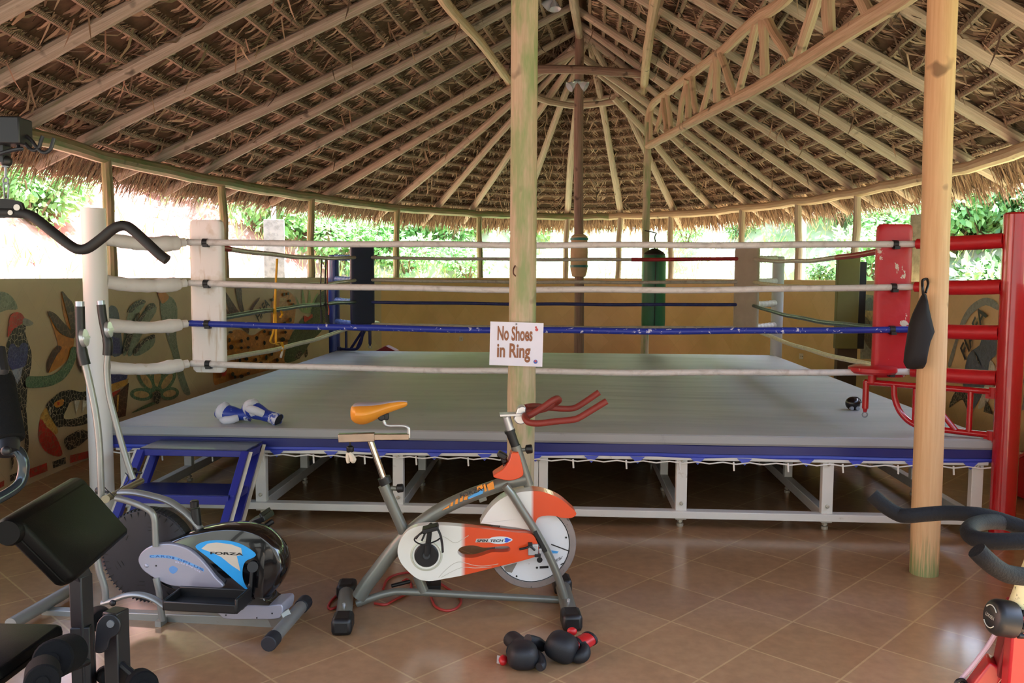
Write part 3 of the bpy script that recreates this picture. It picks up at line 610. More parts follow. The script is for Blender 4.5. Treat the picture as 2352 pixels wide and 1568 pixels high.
# short eave posts on the wall
for i, (xt, yt, xb, yb) in enumerate(((243,352,257,634),(508,421,516,645),(716,456,715,648),(913,481,910,648),(1101,492,1103,650),(1303,499,1299,652),(1425,499,1419,655),(1541,496,1540,656),(1705,485,1702,660),(1833,466,1832,660),(1970,441,1960,655))):
    T = ovhit(xt, yt, .08); B = ovhit(xb, yb, .08); B.z = 1.67; T.z = 2.84; mb = MB()
    pole(mb, B, T, .056, .05, .012, 10, 8)
    tag(mb.build('eave_post', WE if i < 5 else WR, org=B), f'{ORD[i]} short post from the left standing on the low wall under the eave beam', 'post')
T = ov(12, .08, 2.84); mb = MB(); pole(mb, ov(12, .08, 1.67), T, .056, .05, .012, 10, 8); tag(mb.build('eave_post', WR, org=ov(12, .08, 1.67)), 'short post on the low wall hidden behind the pale right post', 'post')
T = ov(-4, .08, 2.84); mb = MB(); pole(mb, ov(-4, .08, 1.67), T, .056, .05, .012, 10, 8); tag(mb.build('eave_post', WR, org=ov(-4, .08, 1.67)), 'short post on the low wall beyond the tall red post', 'post')

# ------------------------------------------------------------------ thatch
m, nt, b = _nt('thatch_sheet'); o = objc(nt)
out = mixc(nt, noise(nt, o, 14, 5, .7), col('#3a2c22'), col('#705744')); nt.links.new(out, b.inputs['Base Color']); b.inputs['Roughness'].default_value = .95; b.inputs['Specular IOR Level'].default_value = .1
MATS['thatch_sheet'] = m
SO = 1.125
ts_ = list(np.arange(-60, 300.1, 3.0)); ss_ = [0, .2, .4, .6, .8, 1.0, SO]
ce = MB(); n_ = len(ss_)
for dz, in ((.085,), (.30,)):
    vs = [roofP(t, s, dz*(1 if s < 1.05 or dz < .2 else .75)) for t in ts_ for s in ss_]
    ce.add(vs, [(i*n_+k, (i+1)*n_+k, (i+1)*n_+k+1, i*n_+k+1) for i in range(len(ts_)-1) for k in range(n_-1)])
k0 = len(ts_)*n_
ce.f += [(i*n_+n_-1, (i+1)*n_+n_-1, k0+(i+1)*n_+n_-1, k0+i*n_+n_-1) for i in range(len(ts_)-1)]; ce.mi += [0]*(len(ts_)-1); ce.uv += [None]*(len(ts_)-1)
CE = struct(ce.build('ceiling', m, recalc=False, smooth=80), 'palm thatch roof seen from below')
def island(name, stops, rough=.75, sat=None):
    m, nt, b = _nt(name); ge = nt.nodes.new('ShaderNodeNewGeometry'); r = nt.nodes.new('ShaderNodeValToRGB'); e = r.color_ramp.elements
    e[0].position, e[0].color = 0, col(stops[0]); e[1].position, e[1].color = 1, col(stops[-1])
    for i, c in enumerate(stops[1:-1]): x = e.new((i+1)/(len(stops)-1)); x.color = col(c)
    nt.links.new(ge.outputs['Random Per Island'], r.inputs[0]); nt.links.new(r.outputs[0], b.inputs['Base Color']); b.inputs['Roughness'].default_value = rough
    tl = nt.nodes.new('ShaderNodeBsdfTranslucent'); nt.links.new(r.outputs[0], tl.inputs[0]); mx = nt.nodes.new('ShaderNodeMixShader'); mx.inputs[0].default_value = .15
    om = nt.nodes['Material Output']; nt.links.new(b.outputs[0], mx.inputs[1]); nt.links.new(tl.outputs[0], mx.inputs[2]); nt.links.new(mx.outputs[0], om.inputs[0])
    MATS[name] = m; return m
TL = island('palm_leaf', ['#47352a', '#775d4a', '#90725a', '#b09277', '#60483a', '#9d7f65', '#c4a88a'])
TG = island('palm_leaf_green', ['#544a34', '#6b6444', '#837656', '#735f4a', '#9a8468'])
m, nt, b = _nt('braided_rib'); tc = nt.nodes.new('ShaderNodeTexCoord'); mp = nd(nt, 'ShaderNodeMapping'); mp.inputs['Scale'].default_value = (2, 22, 1); nt.links.new(tc.outputs['UV'], mp.inputs[0])
wv = nd(nt, 'ShaderNodeTexWave'); wv.bands_direction = 'DIAGONAL'; wv.inputs['Scale'].default_value = 1.2; wv.inputs['Distortion'].default_value = 1.5; nt.links.new(mp.outputs[0], wv.inputs['Vector'])
out = mixc(nt, wv.outputs['Fac'], col('#6b5443'), col('#ad9176')); nt.links.new(out, b.inputs['Base Color']); b.inputs['Roughness'].default_value = .8; bumpto(nt, b, wv.outputs['Fac'], .8, .01)
MATS['rib'] = m; RIB = m
rows = 22
def nrm(t, s):
    a = roofP(t+1, s)-roofP(t-1, s); c = roofP(t, s+.05)-roofP(t, s-.05); n = a.cross(c)
    if n.length < 1e-7: return V((0, 0, -1))
    n.normalize(); return n if n.z < 0 else -n
lv = MB(); lvg = MB()
for j in range(1, rows+1):
    s = SO*j/rows; rb_ = MB(); pts = []; t = -24.0
    while t < 208:
        N = nrm(t, min(s, 1)); pts.append(roofP(t, s, .085)+N*.022+V((jit(.008), jit(.008), jit(.008)))); t += 2.0
    rb_.tube(pts, [.026*(1+jit(.12)) for _ in pts], 6, caps=True); rb_.build('thatch_batten', RIB, CE, recalc=False)
    t = -24.0; wl = .0165 if s > .25 else .024
    while t < 208:
        P = roofP(t, s, .085); Q = roofP(t+.5, s, .085); dl = (Q-P).length/.5
        dt = wl/max(dl, .004); dt = min(dt, 4)
        t += dt*random.uniform(.7, 1.3)
        P = roofP(t, s-.012, .085); N = nrm(t, min(s, 1)); dn = (roofP(t, s+.1)-roofP(t, s)).normalized(); tg = N.cross(dn)
        sg = 1 if (t*7 % 40) < 24 else -1
        L = random.uniform(.22, .32); sl_ = sg*random.uniform(.35, .8)+jit(.12); w = random.uniform(.007, .014)
        mess = random.random() < .08; o1 = random.uniform(.004, .03) + (random.uniform(.02, .07) if mess else 0); o2 = random.uniform(-.03, .008)+(random.uniform(.03, .12) if mess else 0)
        dr = (dn+tg*sl_).normalized(); sd_ = N.cross(dr); P0 = P+N*random.uniform(.0, .028); P1 = P+dr*L*.5+N*o1; P2 = P+dr*L+N*o2
        tw = sd_*math.cos(jit(.9))+N*math.sin(jit(.9)); 
        (lvg if (150 < t < 215 and random.random() < .3 and s > .5) else lv).add([P0-sd_*w*.7, P0+sd_*w*.7, P1+tw*w, P1-tw*w, P2+tw*w*.35, P2-tw*w*.35], [(0, 1, 2, 3), (3, 2, 4, 5)])
for _ in range(700):                                       # loose hanging strips
    t = random.uniform(-22, 205); s = random.uniform(.05, 1.05); P = roofP(t, s, .06); a = random.uniform(0, 6.28); w = V((math.cos(a), math.sin(a), 0))*.008; L = random.uniform(.08, .30); q = V((jit(.12), jit(.12), 0))
    lv.add([P-w, P+w, P+q*.5-V((0, 0, L*.6))+w, P+q*.5-V((0, 0, L*.6))-w, P+q-V((0, 0, L))], [(0, 1, 2, 3), (3, 2, 4)])
x = lv.build('palm_leaves', TL, CE, recalc=False, smooth=180); x['kind'] = 'stuff'
x = lvg.build('palm_leaves', TG, CE, recalc=False, smooth=180); x['kind'] = 'stuff'
fr = MB()
for _ in range(11000):
    t = random.uniform(-24, 208); s = random.uniform(1.04, SO+.005); P = roofP(t, s, .12-random.uniform(0, .1)); dn = (roofP(t, 1.1)-roofP(t, 1.0)).normalized(); tg = V((-dn.y, dn.x, 0)).normalized()
    cl = .5+.5*math.sin(t*1.7)*math.sin(t*.63+1); L = random.uniform(.10, .24)+.16*cl*random.random(); dr = (dn*random.uniform(.25, .9)+V((0, 0, -1))*random.uniform(.4, 1.0)+tg*jit(.35)).normalized(); w = tg*random.uniform(.006, .013)
    fr.add([P-w, P+w, P+dr*L*.6+w*.8, P+dr*L*.6-w*.8, P+dr*L+V((0, 0, -.02))], [(0, 1, 2, 3), (3, 2, 4)])
x = fr.build('thatch_fringe', TL, CE, recalc=False, smooth=180); x['kind'] = 'stuff'

# ------------------------------------------------------------------ lamps under the ridge
m, nt, b = _nt('lamp_glass'); b.inputs['Base Color'].default_value = col('#e8edf5'); b.inputs['Roughness'].default_value = .12; b.inputs['Transmission Weight'].default_value = .6; b.inputs['IOR'].default_value = 1.4; MATS['lamp_glass'] = m; LGm = m
CH = M('chrome', '#c9ccd0', .18, 1, var=.03); STL = M('steel_dull', '#8f9398', .4, .8)
def lampthing(P, dirs, label, hang=0):
    r = thing('ceiling_lamp', label, 'lamp', P); mb = MB(); mb.lathe([(.001, 0), (.05, 0), (.05, -.02), (.03, -.03), (.001, -.03)]); 
    if hang: mb.cyl((0, 0, 0), (0, 0, hang), .008, 8)
    mb.build('lamp_base', STL, r)
    for d in dirs:
        d = V(d).normalized(); R = frame(d); mb = MB()
        mb.lathe([(.018, 0), (.022, .03), (.045, .06), (.075, .13), (.078, .135), (.07, .13), (.04, .065), (.001, .05)], V((0, 0, -.02))+d*.02, R, 14); mb.build('lamp_shade', LGm, r)
P = aty(1326, 188, 6.72); lampthing((P.x, 6.74, P.z+.03), ((-.7, -.3, -.55), (.8, -.2, -.5)), 'small lamp with two glass shades under the brown tie pole')
P = aty(1272, 8, 5.2); lampthing((P.x, 5.2, P.z+.09), ((.1, -.2, -1), (-.7, .3, -.6)), 'glass shaded lamp hanging below the ridge, right of the mossy post', hang=5.15-P.z-.09)
# padding wrapped round the brown post
z0, z1 = aty(1330, 636, 7).z, aty(1330, 538, 7).z; kx = aty(1330, 590, 7).x
PD = thing('post_padding', 'beige padding wrapped with teal tape round the brown post', 'padding', (kx, 7, z0))
hh = z1-z0; mb = MB(); mb.lathe([(.076, 0), (.10, .01), (.128, .12), (.13, hh*.6), (.12, hh-.03), (.078, hh)], n=20); mb.build('foam', M('foam_beige', '#c3a583', .8, bump=.4, bsc=30, var=.25), PD)
for z in (.16, hh-.07):
    mb = MB(); mb.lathe([(.1, z-.018), (.134, z-.018), (.134, z+.018), (.1, z+.018)], n=20); mb.build('tape', M('tape_teal', '#1f6f6d', .4), PD)
# ------------------------------------------------------------------ boxing ring
A, D, HM, RI = 3.024, 6.02, .6485, .412
RG = thing('boxing_ring', 'raised boxing ring with white canvas, four ropes a side and coloured corners', 'boxing ring', (0, D/2, 0)); RGo = V((0, D/2, 0))
def rp(name, mb, mat_, parent=RG, **kw):
    mb.v = [tuple(V(v)-RGo) for v in mb.v]; return mb.build(name, mat_, parent, **kw)
m, nt, b = _nt('canvas'); o = objc(nt); mp = nd(nt, 'ShaderNodeMapping'); mp.inputs['Scale'].default_value = (.25, 1.6, 1); nt.links.new(o, mp.inputs[0])
out = mixc(nt, ramp(nt, noise(nt, mp.outputs[0], 1.5, 5, .6), .35, .75), col('#a3a6a6'), col('#8d9092'))
out = mixc(nt, ramp(nt, noise(nt, o, 3, 5, .7), .62, .8), out, col('#7f8280')); nt.links.new(out, b.inputs['Base Color']); b.inputs['Roughness'].default_value = .55
hb = nd(nt, 'ShaderNodeMath', operation='ADD'); nt.links.new(noise(nt, mp.outputs[0], 2.2, 2), hb.inputs[0]); nt.links.new(noise(nt, o, 320, 2), hb.inputs[1])
bumpto(nt, b, noise(nt, mp.outputs[0], 2.2, 2), .5, .05); MATS['canvas'] = m
# canvas with slight billows, turned over the edge
N = 40; vs = []; fs = []
for j in range(N+1):
    for i in range(N+1):
        x = -A+2*A*i/N; y = D*j/N; e = min(1, min(A-abs(x), y, D-y)/.25)
        vs.append((x, y, HM+e*(.006*math.sin(x*2.1+y*.7)+.005*math.sin(y*2.6-x*.5)+.004*math.sin(x*.9+1)*math.sin(y*3.3))))
for j in range(N):
    for i in range(N): q = j*(N+1)+i; fs.append((q, q+1, q+N+2, q+N+1))
mb = MB(); mb.add(vs, fs)
per = [(-A+2*A*i/60, 0) for i in range(60)]+[(A, D*i/60) for i in range(60)]+[(A-2*A*i/60, D) for i in range(60)]+[(-A, D-D*i/60) for i in range(60)]
def skirt(mb, prof, wob=0):
    vs = []; n = len(per)
    for k, (x, y) in enumerate(per):
        ox = -1 if k >= 180 else (1 if 60 <= k < 120 else 0); oy = -1 if k < 60 else (1 if 120 <= k < 180 else 0)
        if k == 0 or k == 180: ox = -1
        if k == 60: oy = -1
        if k == 120: oy = 1
        if k == 0: oy = -1
        if k == 180: oy = 1
        for o_, z in prof: ww = wob*math.sin(k*.9)*math.sin(k*.23+1); vs.append((x+ox*(o_+ww), y+oy*(o_+ww), z+wob*.6*math.sin(k*.55)))
    L = len(prof); mb.add(vs, [(k*L+i, ((k+1) % n)*L+i, ((k+1) % n)*L+i+1, k*L+i+1) for k in range(n) for i in range(L-1)])
skirt(mb, [(0, HM), (.012, HM-.008), (.014, HM-.055), (.004, HM-.07), (-.03, HM-.072)])
rp('canvas', mb, m, label='grey white canvas floor of the ring', recalc=True)
BLN = M('navy_vinyl', '#262c6e', .35, var=.25, sc=3); BLU = M('blue_vinyl', '#3a49b8', .35, var=.15)
mb = MB(); skirt(mb, [(-.012, HM-.066), (.004, HM-.075), (.004, HM-.128), (-.01, HM-.134)], .004); rp('canvas_band', mb, BLN, label='dark blue band below the canvas edge')
mb = MB(); skirt(mb, [(-.012, HM-.130), (-.004, HM-.150), (-.012, HM-.163), (-.05, HM-.165)], .004)
for k in range(17):
    x = -A+.12+k*.36+jit(.03)
    for y_, s in ((0, -1), (D, 1)): mb.plate([(x-.05, y_-s*.0+s*-.001, HM-.158), (x+.05, y_+s*-.001, HM-.158), (x, y_+s*.004, HM-.205)], [(x-.05, y_-s*.006, HM-.158), (x+.05, y_-s*.006, HM-.158), (x, y_-s*.004, HM-.205)])
rp('lacing_tabs', mb, BLU, label='paler blue hem with lacing tabs')
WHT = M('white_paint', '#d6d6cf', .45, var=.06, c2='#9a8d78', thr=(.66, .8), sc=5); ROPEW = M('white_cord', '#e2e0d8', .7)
mb = MB(); pts = []
for k in range(69): pts.append((-A+2*A*k/68, -.012, HM-.183-(.012 if k % 2 else 0)))
mb.tube(pts, .005, 6)
for k in range(1, 17): x = -A+.02+k*.36; mb.tube([(x, -.014, HM-.18), (x+.004, -.016, HM-.24)], .006, 6)
rp('lacing_cord', mb, ROPEW, label='white lacing cord')
# plywood deck
mb = MB(); mb.box((0, D/2, HM-.10), (2*A-.04, D-.04, .05)); rp('deck', mb, M('deck_board', '#3b3128', .8))
# white frame
def beam(name, a, b_, w, h): mb = MB(); mb.bar(a, b_, w, h); return rp(name, mb, WHT, bevel=.004)
xs = [-2.93+i*5.86/6 for i in range(7)]; ys = [.06, 1.04, 2.02, 3.0, 3.98, 4.96, D-.06]
zb0, zb1 = .055, .135
for y in (.03, D-.03): beam('bottom_beam', (-A+.03, y, (zb0+zb1)/2), (A-.03, y, (zb0+zb1)/2), zb1-zb0, .05)
for y in (.035, D-.035): beam('top_beam', (-A+.03, y, HM-.165), (A-.03, y, HM-.165), .05, .03)
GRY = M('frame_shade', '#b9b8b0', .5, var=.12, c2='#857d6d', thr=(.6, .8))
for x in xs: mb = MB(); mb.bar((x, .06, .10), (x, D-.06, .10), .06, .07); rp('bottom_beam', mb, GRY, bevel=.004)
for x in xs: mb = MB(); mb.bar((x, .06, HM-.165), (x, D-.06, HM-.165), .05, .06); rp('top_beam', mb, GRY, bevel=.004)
BOLT = M('bolt_zinc', '#b8b4a4', .4, .5)
for j, y in enumerate(ys):
    for i, x in enumerate(xs):
        w = .075 if j in (0, 6) else .062; mb = MB(); z0 = zb0 if j in (0, 6) else .13
        if j == 0 and i == 3:
            mb.box((x-.032, y-.015, (z0+HM-.14)/2), (.062, .06, HM-.14-z0)); mb.box((x+.034, y-.015, (z0+HM-.14)/2), (.062, .06, HM-.14-z0))
        else: mb.box((x, y-(.015 if j == 0 else 0), (z0+HM-.14)/2), (w, .055, HM-.14-z0))
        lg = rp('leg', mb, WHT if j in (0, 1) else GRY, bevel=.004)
        mb = MB(); mb.lathe([(.022, 0), (.024, .008), (.024, .02), (.011, .024), (.011, .06)], (x, y, 0), n=10); mb.lathe([(.02, .032), (.02, .046)], (x, y, 0), n=6); rp('levelling_foot', mb, BOLT, lg)
        if j == 0:
            mb = MB()
            for z in (.17, HM-.19): mb.lathe([(.013, 0), (.013, .008), (.007, .012)], (x, y-.044, z), Rx(90), 8)
            rp('bolt', mb, BOLT, lg)
# corner posts
RED = M('red_paint', '#a80f16', .22, var=.12, coat=.5); RDV = M('red_vinyl', '#b3131c', .45, var=.15, bump=.3, bsc=90); BLP = M('blue_paint', '#243a86', .3, var=.15, coat=.3)
WHP = M('white_post_paint', '#e4e4e0', .35, var=.04, c2='#b49a72', thr=(.68, .82), sc=4); WHV = M('white_vinyl', '#d9d7d2', .5, var=.08, bump=.35, bsc=22, c2='#b9ab93', thr=(.62, .85)); GRW = M('grey_post', '#c5c8c9', .4, var=.06)
BLK = M('black_rubber', '#0b0b0d', .5, var=.2); BTAPE = M('black_tape', '#1b1d20', .45)
q = .045; CP = [(-A-q, -q, 'white'), (A+q, -q, 'red'), (-A-q, D+q, 'blue'), (A+q, D+q, 'grey')]
pm = dict(white=WHP, red=RED, blue=BLP, grey=GRW)
ztop = [aty(222, 478, -q).z, aty(2322, 488, -q).z, 1.99, 1.99]
SLV = dict(white=(WHV, .052), red=(RDV, .05), blue=(M('blue_wrap', '#5773b5', .45, var=.25, sc=20), .04), grey=(M('white_wrap', '#dcdbd5', .6, bump=.6, bsc=45, var=.1), .042))
for (x, y, k), zt in zip(CP, ztop):
    mb = MB(); r = .079
    prof = [(r+.012, 0), (r+.012, .012), (r, .012), (r, zt-.012), (r-.012, zt), (.001, zt+.001)] if k != 'white' else [(r+.012, 0), (r+.012, .012), (r, .012), (r, zt), (r-.006, zt), (r-.008, zt-.02), (.001, zt-.02)]
    mb.lathe(prof, (x, y, 0), n=28); ps = rp('corner_post', mb, pm[k], label={'white': 'white tubular corner post with rust streaks', 'red': 'glossy red corner post', 'blue': 'blue corner post at the back', 'grey': 'whitish corner post at the back right'}[k])
    mb = MB(); sx_ = 1 if x < 0 else -1; sy_ = 1 if y < 1 else -1; zz = .15
    mb.bar((x+sx_*.06, y+sy_*.03, zz), (x+sx_*.2, y+sy_*.1, zz), .035, .035); rp('post_bracket', mb, pm[k], ps)
    for i in range(4):
        z = HM+1.3-.3*i; cx, cy = (-A+RI)*sx_, (RI if y < 1 else D-RI)
        a_ = V((x, y, z+.01)); b_ = V((cx, cy, z)); d = (b_-a_).normalized(); mt, rr_ = SLV[k]
        p0 = a_+d*.07; p1 = b_-d*.02; mb = MB(); L = (p1-p0).length; n_ = 44
        lump = k == 'white'; pts = []; rs = []
        for s_ in range(n_+1):
            t = s_/n_; P = p0.lerp(p1, t)+V((0, 0, -.025*math.sin(PI*t) if lump else -.006*math.sin(PI*t)))
            rr = rr_*(1 if not lump else (.86+.10*math.sin(t*3+i)+(.22 if .62 < t < .93 else 0)*math.sin((t-.62)/.31*PI)))
            if lump: rr *= 1+.03*math.sin(t*37+i*2)+(.05 if .60 < t < .66 else 0)-(.05 if .3 < t < .33 or .8 < t < .83 else 0)
            if k in ('blue', 'grey'): rr *= 1+.10*math.sin(t*42)
            if t > .93: rr *= .72
            pts.append(P); rs.append(rr)
        mb.tube(pts, rs, 14); sv = rp('rope_sleeve', mb, mt)
        mb = MB(); mb.cyl(a_+d*.05, a_+d*.10, rr_*.7, 12); rp('sleeve_bolt', mb, BLK, sv)
# ropes
def ropemat(name, base, marks, sc=(1, 5), thr=(.6, .66)):
    m, nt, b = _nt(name); tc = nt.nodes.new('ShaderNodeTexCoord'); mp = nd(nt, 'ShaderNodeMapping'); mp.inputs['Scale'].default_value = (sc[0], sc[1], 1); nt.links.new(tc.outputs['UV'], mp.inputs[0])
    f = noise(nt, mp.outputs[0], 3, 4, .6, .6); out = mixc(nt, ramp(nt, f, *thr), col(base), col(marks)); nt.links.new(out, b.inputs['Base Color']); b.inputs['Roughness'].default_value = .38
    mp2 = nd(nt, 'ShaderNodeMapping'); mp2.inputs['Scale'].default_value = (1, 40, 1); nt.links.new(tc.outputs['UV'], mp2.inputs[0]); bumpto(nt, b, noise(nt, mp2.outputs[0], 3, 3), .25, .004); MATS[name] = m; return m
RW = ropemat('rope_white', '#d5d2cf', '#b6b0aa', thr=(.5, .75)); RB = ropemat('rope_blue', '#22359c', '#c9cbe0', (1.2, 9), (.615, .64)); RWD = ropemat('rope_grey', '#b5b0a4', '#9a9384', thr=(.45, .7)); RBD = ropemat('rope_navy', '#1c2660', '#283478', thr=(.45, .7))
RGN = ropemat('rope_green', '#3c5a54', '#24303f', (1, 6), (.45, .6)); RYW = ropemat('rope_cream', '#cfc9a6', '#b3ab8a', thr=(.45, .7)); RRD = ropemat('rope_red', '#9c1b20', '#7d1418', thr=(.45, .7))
x0, x1, y0, y1 = -A+RI, A-RI, RI, D-RI
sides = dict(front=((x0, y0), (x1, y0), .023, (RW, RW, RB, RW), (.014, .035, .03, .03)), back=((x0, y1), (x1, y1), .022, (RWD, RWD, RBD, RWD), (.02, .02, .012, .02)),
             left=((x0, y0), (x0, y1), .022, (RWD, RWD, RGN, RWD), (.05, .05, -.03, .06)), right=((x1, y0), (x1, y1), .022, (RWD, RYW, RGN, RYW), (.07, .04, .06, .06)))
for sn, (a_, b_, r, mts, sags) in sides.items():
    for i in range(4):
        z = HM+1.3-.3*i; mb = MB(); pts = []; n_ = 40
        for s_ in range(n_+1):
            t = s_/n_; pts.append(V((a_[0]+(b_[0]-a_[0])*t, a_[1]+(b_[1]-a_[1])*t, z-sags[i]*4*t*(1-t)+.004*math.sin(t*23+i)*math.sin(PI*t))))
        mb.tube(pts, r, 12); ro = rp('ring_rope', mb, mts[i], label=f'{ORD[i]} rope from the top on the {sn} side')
        if sn == 'front':
            for k in (1, 39):
                mb = MB(); mb.tube([pts[k]+V((-.018, 0, 0)), pts[k]+V((.018, 0, -.001))], r+.006, 12); mb.box(pts[k]+V((.008, -.004, -.024)), (.036, .05, .022)); rp('rope_clip', mb, BTAPE, ro, label='black tape round the rope')
        if (sn, i) in (('right', 0), ('back', 0), ('left', 0)):
            f0, f1 = {'right': (0, 13), 'back': (28, 40), 'left': (0, 6)}[sn]; mb = MB(); mb.tube([p+V((0, 0, .001)) for p in pts[f0:f1+1]], r+.003, 12); rp('rope_wrap', mb, RRD, ro, label='red tape on the rope')
# corner pads
m, nt, b = _nt('pad_red'); o = objc(nt); f = noise(nt, o, 5.5, 6, .62, .5); out = mixc(nt, ramp(nt, f, .605, .62), col('#b81c28'), col('#cbbfae')); nt.links.new(out, b.inputs['Base Color']); b.inputs['Roughness'].default_value = .4; bumpto(nt, b, noise(nt, o, 6, 3), .4, .02); PRD = m
m, nt, b = _nt('pad_white'); o = objc(nt); mp = nd(nt, 'ShaderNodeMapping'); mp.inputs['Scale'].default_value = (1, 1, .09); nt.links.new(o, mp.inputs[0])
out = mixc(nt, ramp(nt, noise(nt, mp.outputs[0], 21, 4, .6), .56, .75), col('#e4e3e0'), col('#ab9470')); out = mixc(nt, ramp(nt, noise(nt, o, 4, 4), .6, .75), out, col('#b5a382')); nt.links.new(out, b.inputs['Base Color']); b.inputs['Roughness'].default_value = .5; PWH = m
PNV = M('pad_navy', '#10183f', .5, var=.2); PGR = M('pad_grey', '#a89c8a', .8, var=.15, bump=.3, bsc=60)
def pad(cx, cy, ang, w, z0_, z1_, mt, lb, T=.075):
    mb = MB(); R = Rz(ang); rings = []; 
    for z, k in ((z0_, .80), (z0_+.02, .96), (z0_+.06, 1), ((z0_+z1_)/2, 1.0), (z1_-.06, .985), (z1_-.015, .94), (z1_, .82)):
        ring = []
        for u in range(24):
            a = 2*PI*u/24; c_, s_ = math.cos(a), math.sin(a); sx_ = math.copysign(abs(c_)**.35, c_)*w/2*k; sy_ = math.copysign(abs(s_)**.5, s_)*T/2*(k if k < .9 else 1)
            p = R@V((sx_, sy_, 0)); ring.append((cx+p.x, cy+p.y, z))
        rings.append(ring)
    mb.loft(rings); return rp('corner_pad', mb, mt, label=lb)
P0 = aty(467, 504, y0); P1 = aty(456, 856, y0)
pad(x0+.12, y0+.06, -6, .265, P1.z, P0.z, PWH, 'white corner pad with brown drip stains')
P0 = aty(2055, 514, y0); P1 = aty(2055, 868, y0)
pad(x1-.115, y0+.06, 9, .26, P1.z, P0.z, PRD, 'red corner pad with flaking vinyl')
pad(x0+.075, y1-.075, 45, .36, aty(835, 748, y1).z, aty(835, 560, y1).z, PNV, 'dark blue corner pad at the back')
pad(x1-.075, y1-.075, -45, .36, aty(1712, 755, y1).z, aty(1712, 566, y1).z, PGR, 'grey corner pad at the back')
# swing-out corner seats
def seat(post, tip, zr, mt, seatmt, lb, flip=1):
    a_, t_ = V(post), V(tip); d = (t_-a_); L = d.length; d.normalize(); ro = rp('corner_seat', MB().add([], []), mt) if 0 else None
    def p(s, z): return a_+d*s+V((0, 0, z))
    mb = MB(); r = .021
    mb.tube([p(.09, zr), p(L, zr)], r, 12)
    mb.tube(spl([p(.09, zr-.29), p(L*.45, zr-.285), p(L*.62, zr-.27), p(L*.72, zr-.2), p(L*.77, zr-.1), p(L*.78, zr-.005)], 5), r, 12)
    mb.tube([p(.22, zr), p(.22, zr-.285)], r*.9, 12); mb.tube([p(.30, zr-.28), p(.52, zr-.02)], r*.9, 12); mb.tube([p(.56, zr-.02), p(.80 if L > 1 else L*.62, zr-.27)], r*.9, 12)
    s = rp('corner_seat', mb, mt, label=lb)
    mb = MB()
    for z in (zr, zr-.29): mb.lathe([(.03, -.03), (.03, .03)], p(.085, z), n=10); mb.bar(p(.06, z-.03), p(.13, z-.03), .03, .03)
    rp('hinge', mb, mt, s)
    mb = MB(); mb.tube([p(L-.01, zr+.01), p(L-.01, zr-.19)], .022, 12); mb.tube([p(L-.01, zr-.19), p(L-.01, zr-.215)], [.018, .012], 10); rp('seat_leg', mb, mt, s)
    mb = MB(); c = p(L-.01, zr-.235); mb.tube([c+V((.018*math.cos(2*PI*k/12), 0, .018*math.sin(2*PI*k/12))) for k in range(12)], .005, 6, closed=True); rp('ring_pull', mb, STL, s)
    mb = MB(); mb.lathe([(.001, 0), (.15, 0), (.165, .015), (.165, .04), (.14, .05), (.001, .054)], p(L-.05, zr+.07), n=28); mb.cyl(p(L-.05, zr), p(L-.05, zr+.075), .03, 12); rp('seat_cushion', mb, seatmt, s)
tipR = atz(1986, 877, .965); seat((A+q, -q, 0), (tipR.x, tipR.y, 0), .965, RED, M('red_seat', '#b0141c', .35, c2='#d8c0a8', thr=(.68, .74), sc=7), 'red swing-out corner seat on its bracket')
tipB = aty(851, 766, 5.75); seat((-A-q, D+q, 0), (tipB.x, tipB.y, 0), aty(840, 757, 5.8).z, M('navy_tube', '#161c4c', .35), M('seat_cream', '#cfd2c0', .5), 'dark blue swing-out corner seat with a cream cushion')
# ------------------------------------------------------------------ things on and around the ring
YEL = M('yellow_strap', '#d9a520', .6, var=.15)
pz = [HM+1.3-.3*i for i in range(4)]
mb = MB(); P = [aty(640, 597, 2.9), aty(636, 640, 2.9), aty(635, 700, 2.9), aty(633, 740, 2.9), aty(637, 780, 2.9)]
yv = lambda x, y, off=0: aty(x, y, 2.9) + V((0, 0, 0))
def onL(x, y):                                      # point in the plane of the left ropes
    r = ray(x, y); t = (x0+.03-CAM.x)/r.x; return CAM+r*t
for path, r in (([(637,594),(634,640),(632,700),(634,745),(634,786),(640,792)], .011), ([(636,594),(633,660),(630,715),(628,760),(621,782),(628,789),(642,786),(648,794)], .010), ([(646,714),(648,722),(644,728)], .012), ([(648,786),(650,797),(646,806)], .011)):
    mb.tube(spl([onL(*p) for p in path], 4), r, 8, sq=(1, .5))
tag(mb.build('strap', YEL), 'yellow strap tied down the ropes on the left side of the ring', 'strap')
mb = MB(); mb.tube(spl([onL(648, 797), onL(648, 808), onL(645, 820)], 4), [.006, .008, .012]+[.012]*6, 8); tag(mb.build('tassel', ROPEW), 'white tassel hanging from the lowest rope on the left side', 'tassel')
SKB = M('black_cord', '#131314', .5); SKR = M('red_cord', '#9c2a22', .5)
def skiprope(pts, mt, lb, r=.008):
    t = thing('skipping_rope', lb, 'skipping rope', onL(*pts[0])); o_ = V(t.location)
    mb = MB(); mb.tube([p-o_ for p in spl([onL(*p) for p in pts], 4)], r, 8); mb.build('cord', mt, t)
    e = onL(*pts[-1])-o_; mb = MB(); mb.tube([e+V((0, 0, .02)), e-V((0, 0, .13))], [.013, .017], 10); mb.build('handle', SKB, t)
skiprope([(739,596),(737,640),(736,680),(738,715)], SKB, 'black skipping rope hung on the left ropes, farther from the blue post')
skiprope([(749,596),(747,640),(747,680),(750,715)], SKB, 'black skipping rope hung on the left ropes, nearer the blue post', .010)
skiprope([(752,600),(752,650),(752,690),(756,712),(754,727)], SKR, 'thin red skipping rope hung on the left ropes beside the blue post', .006)
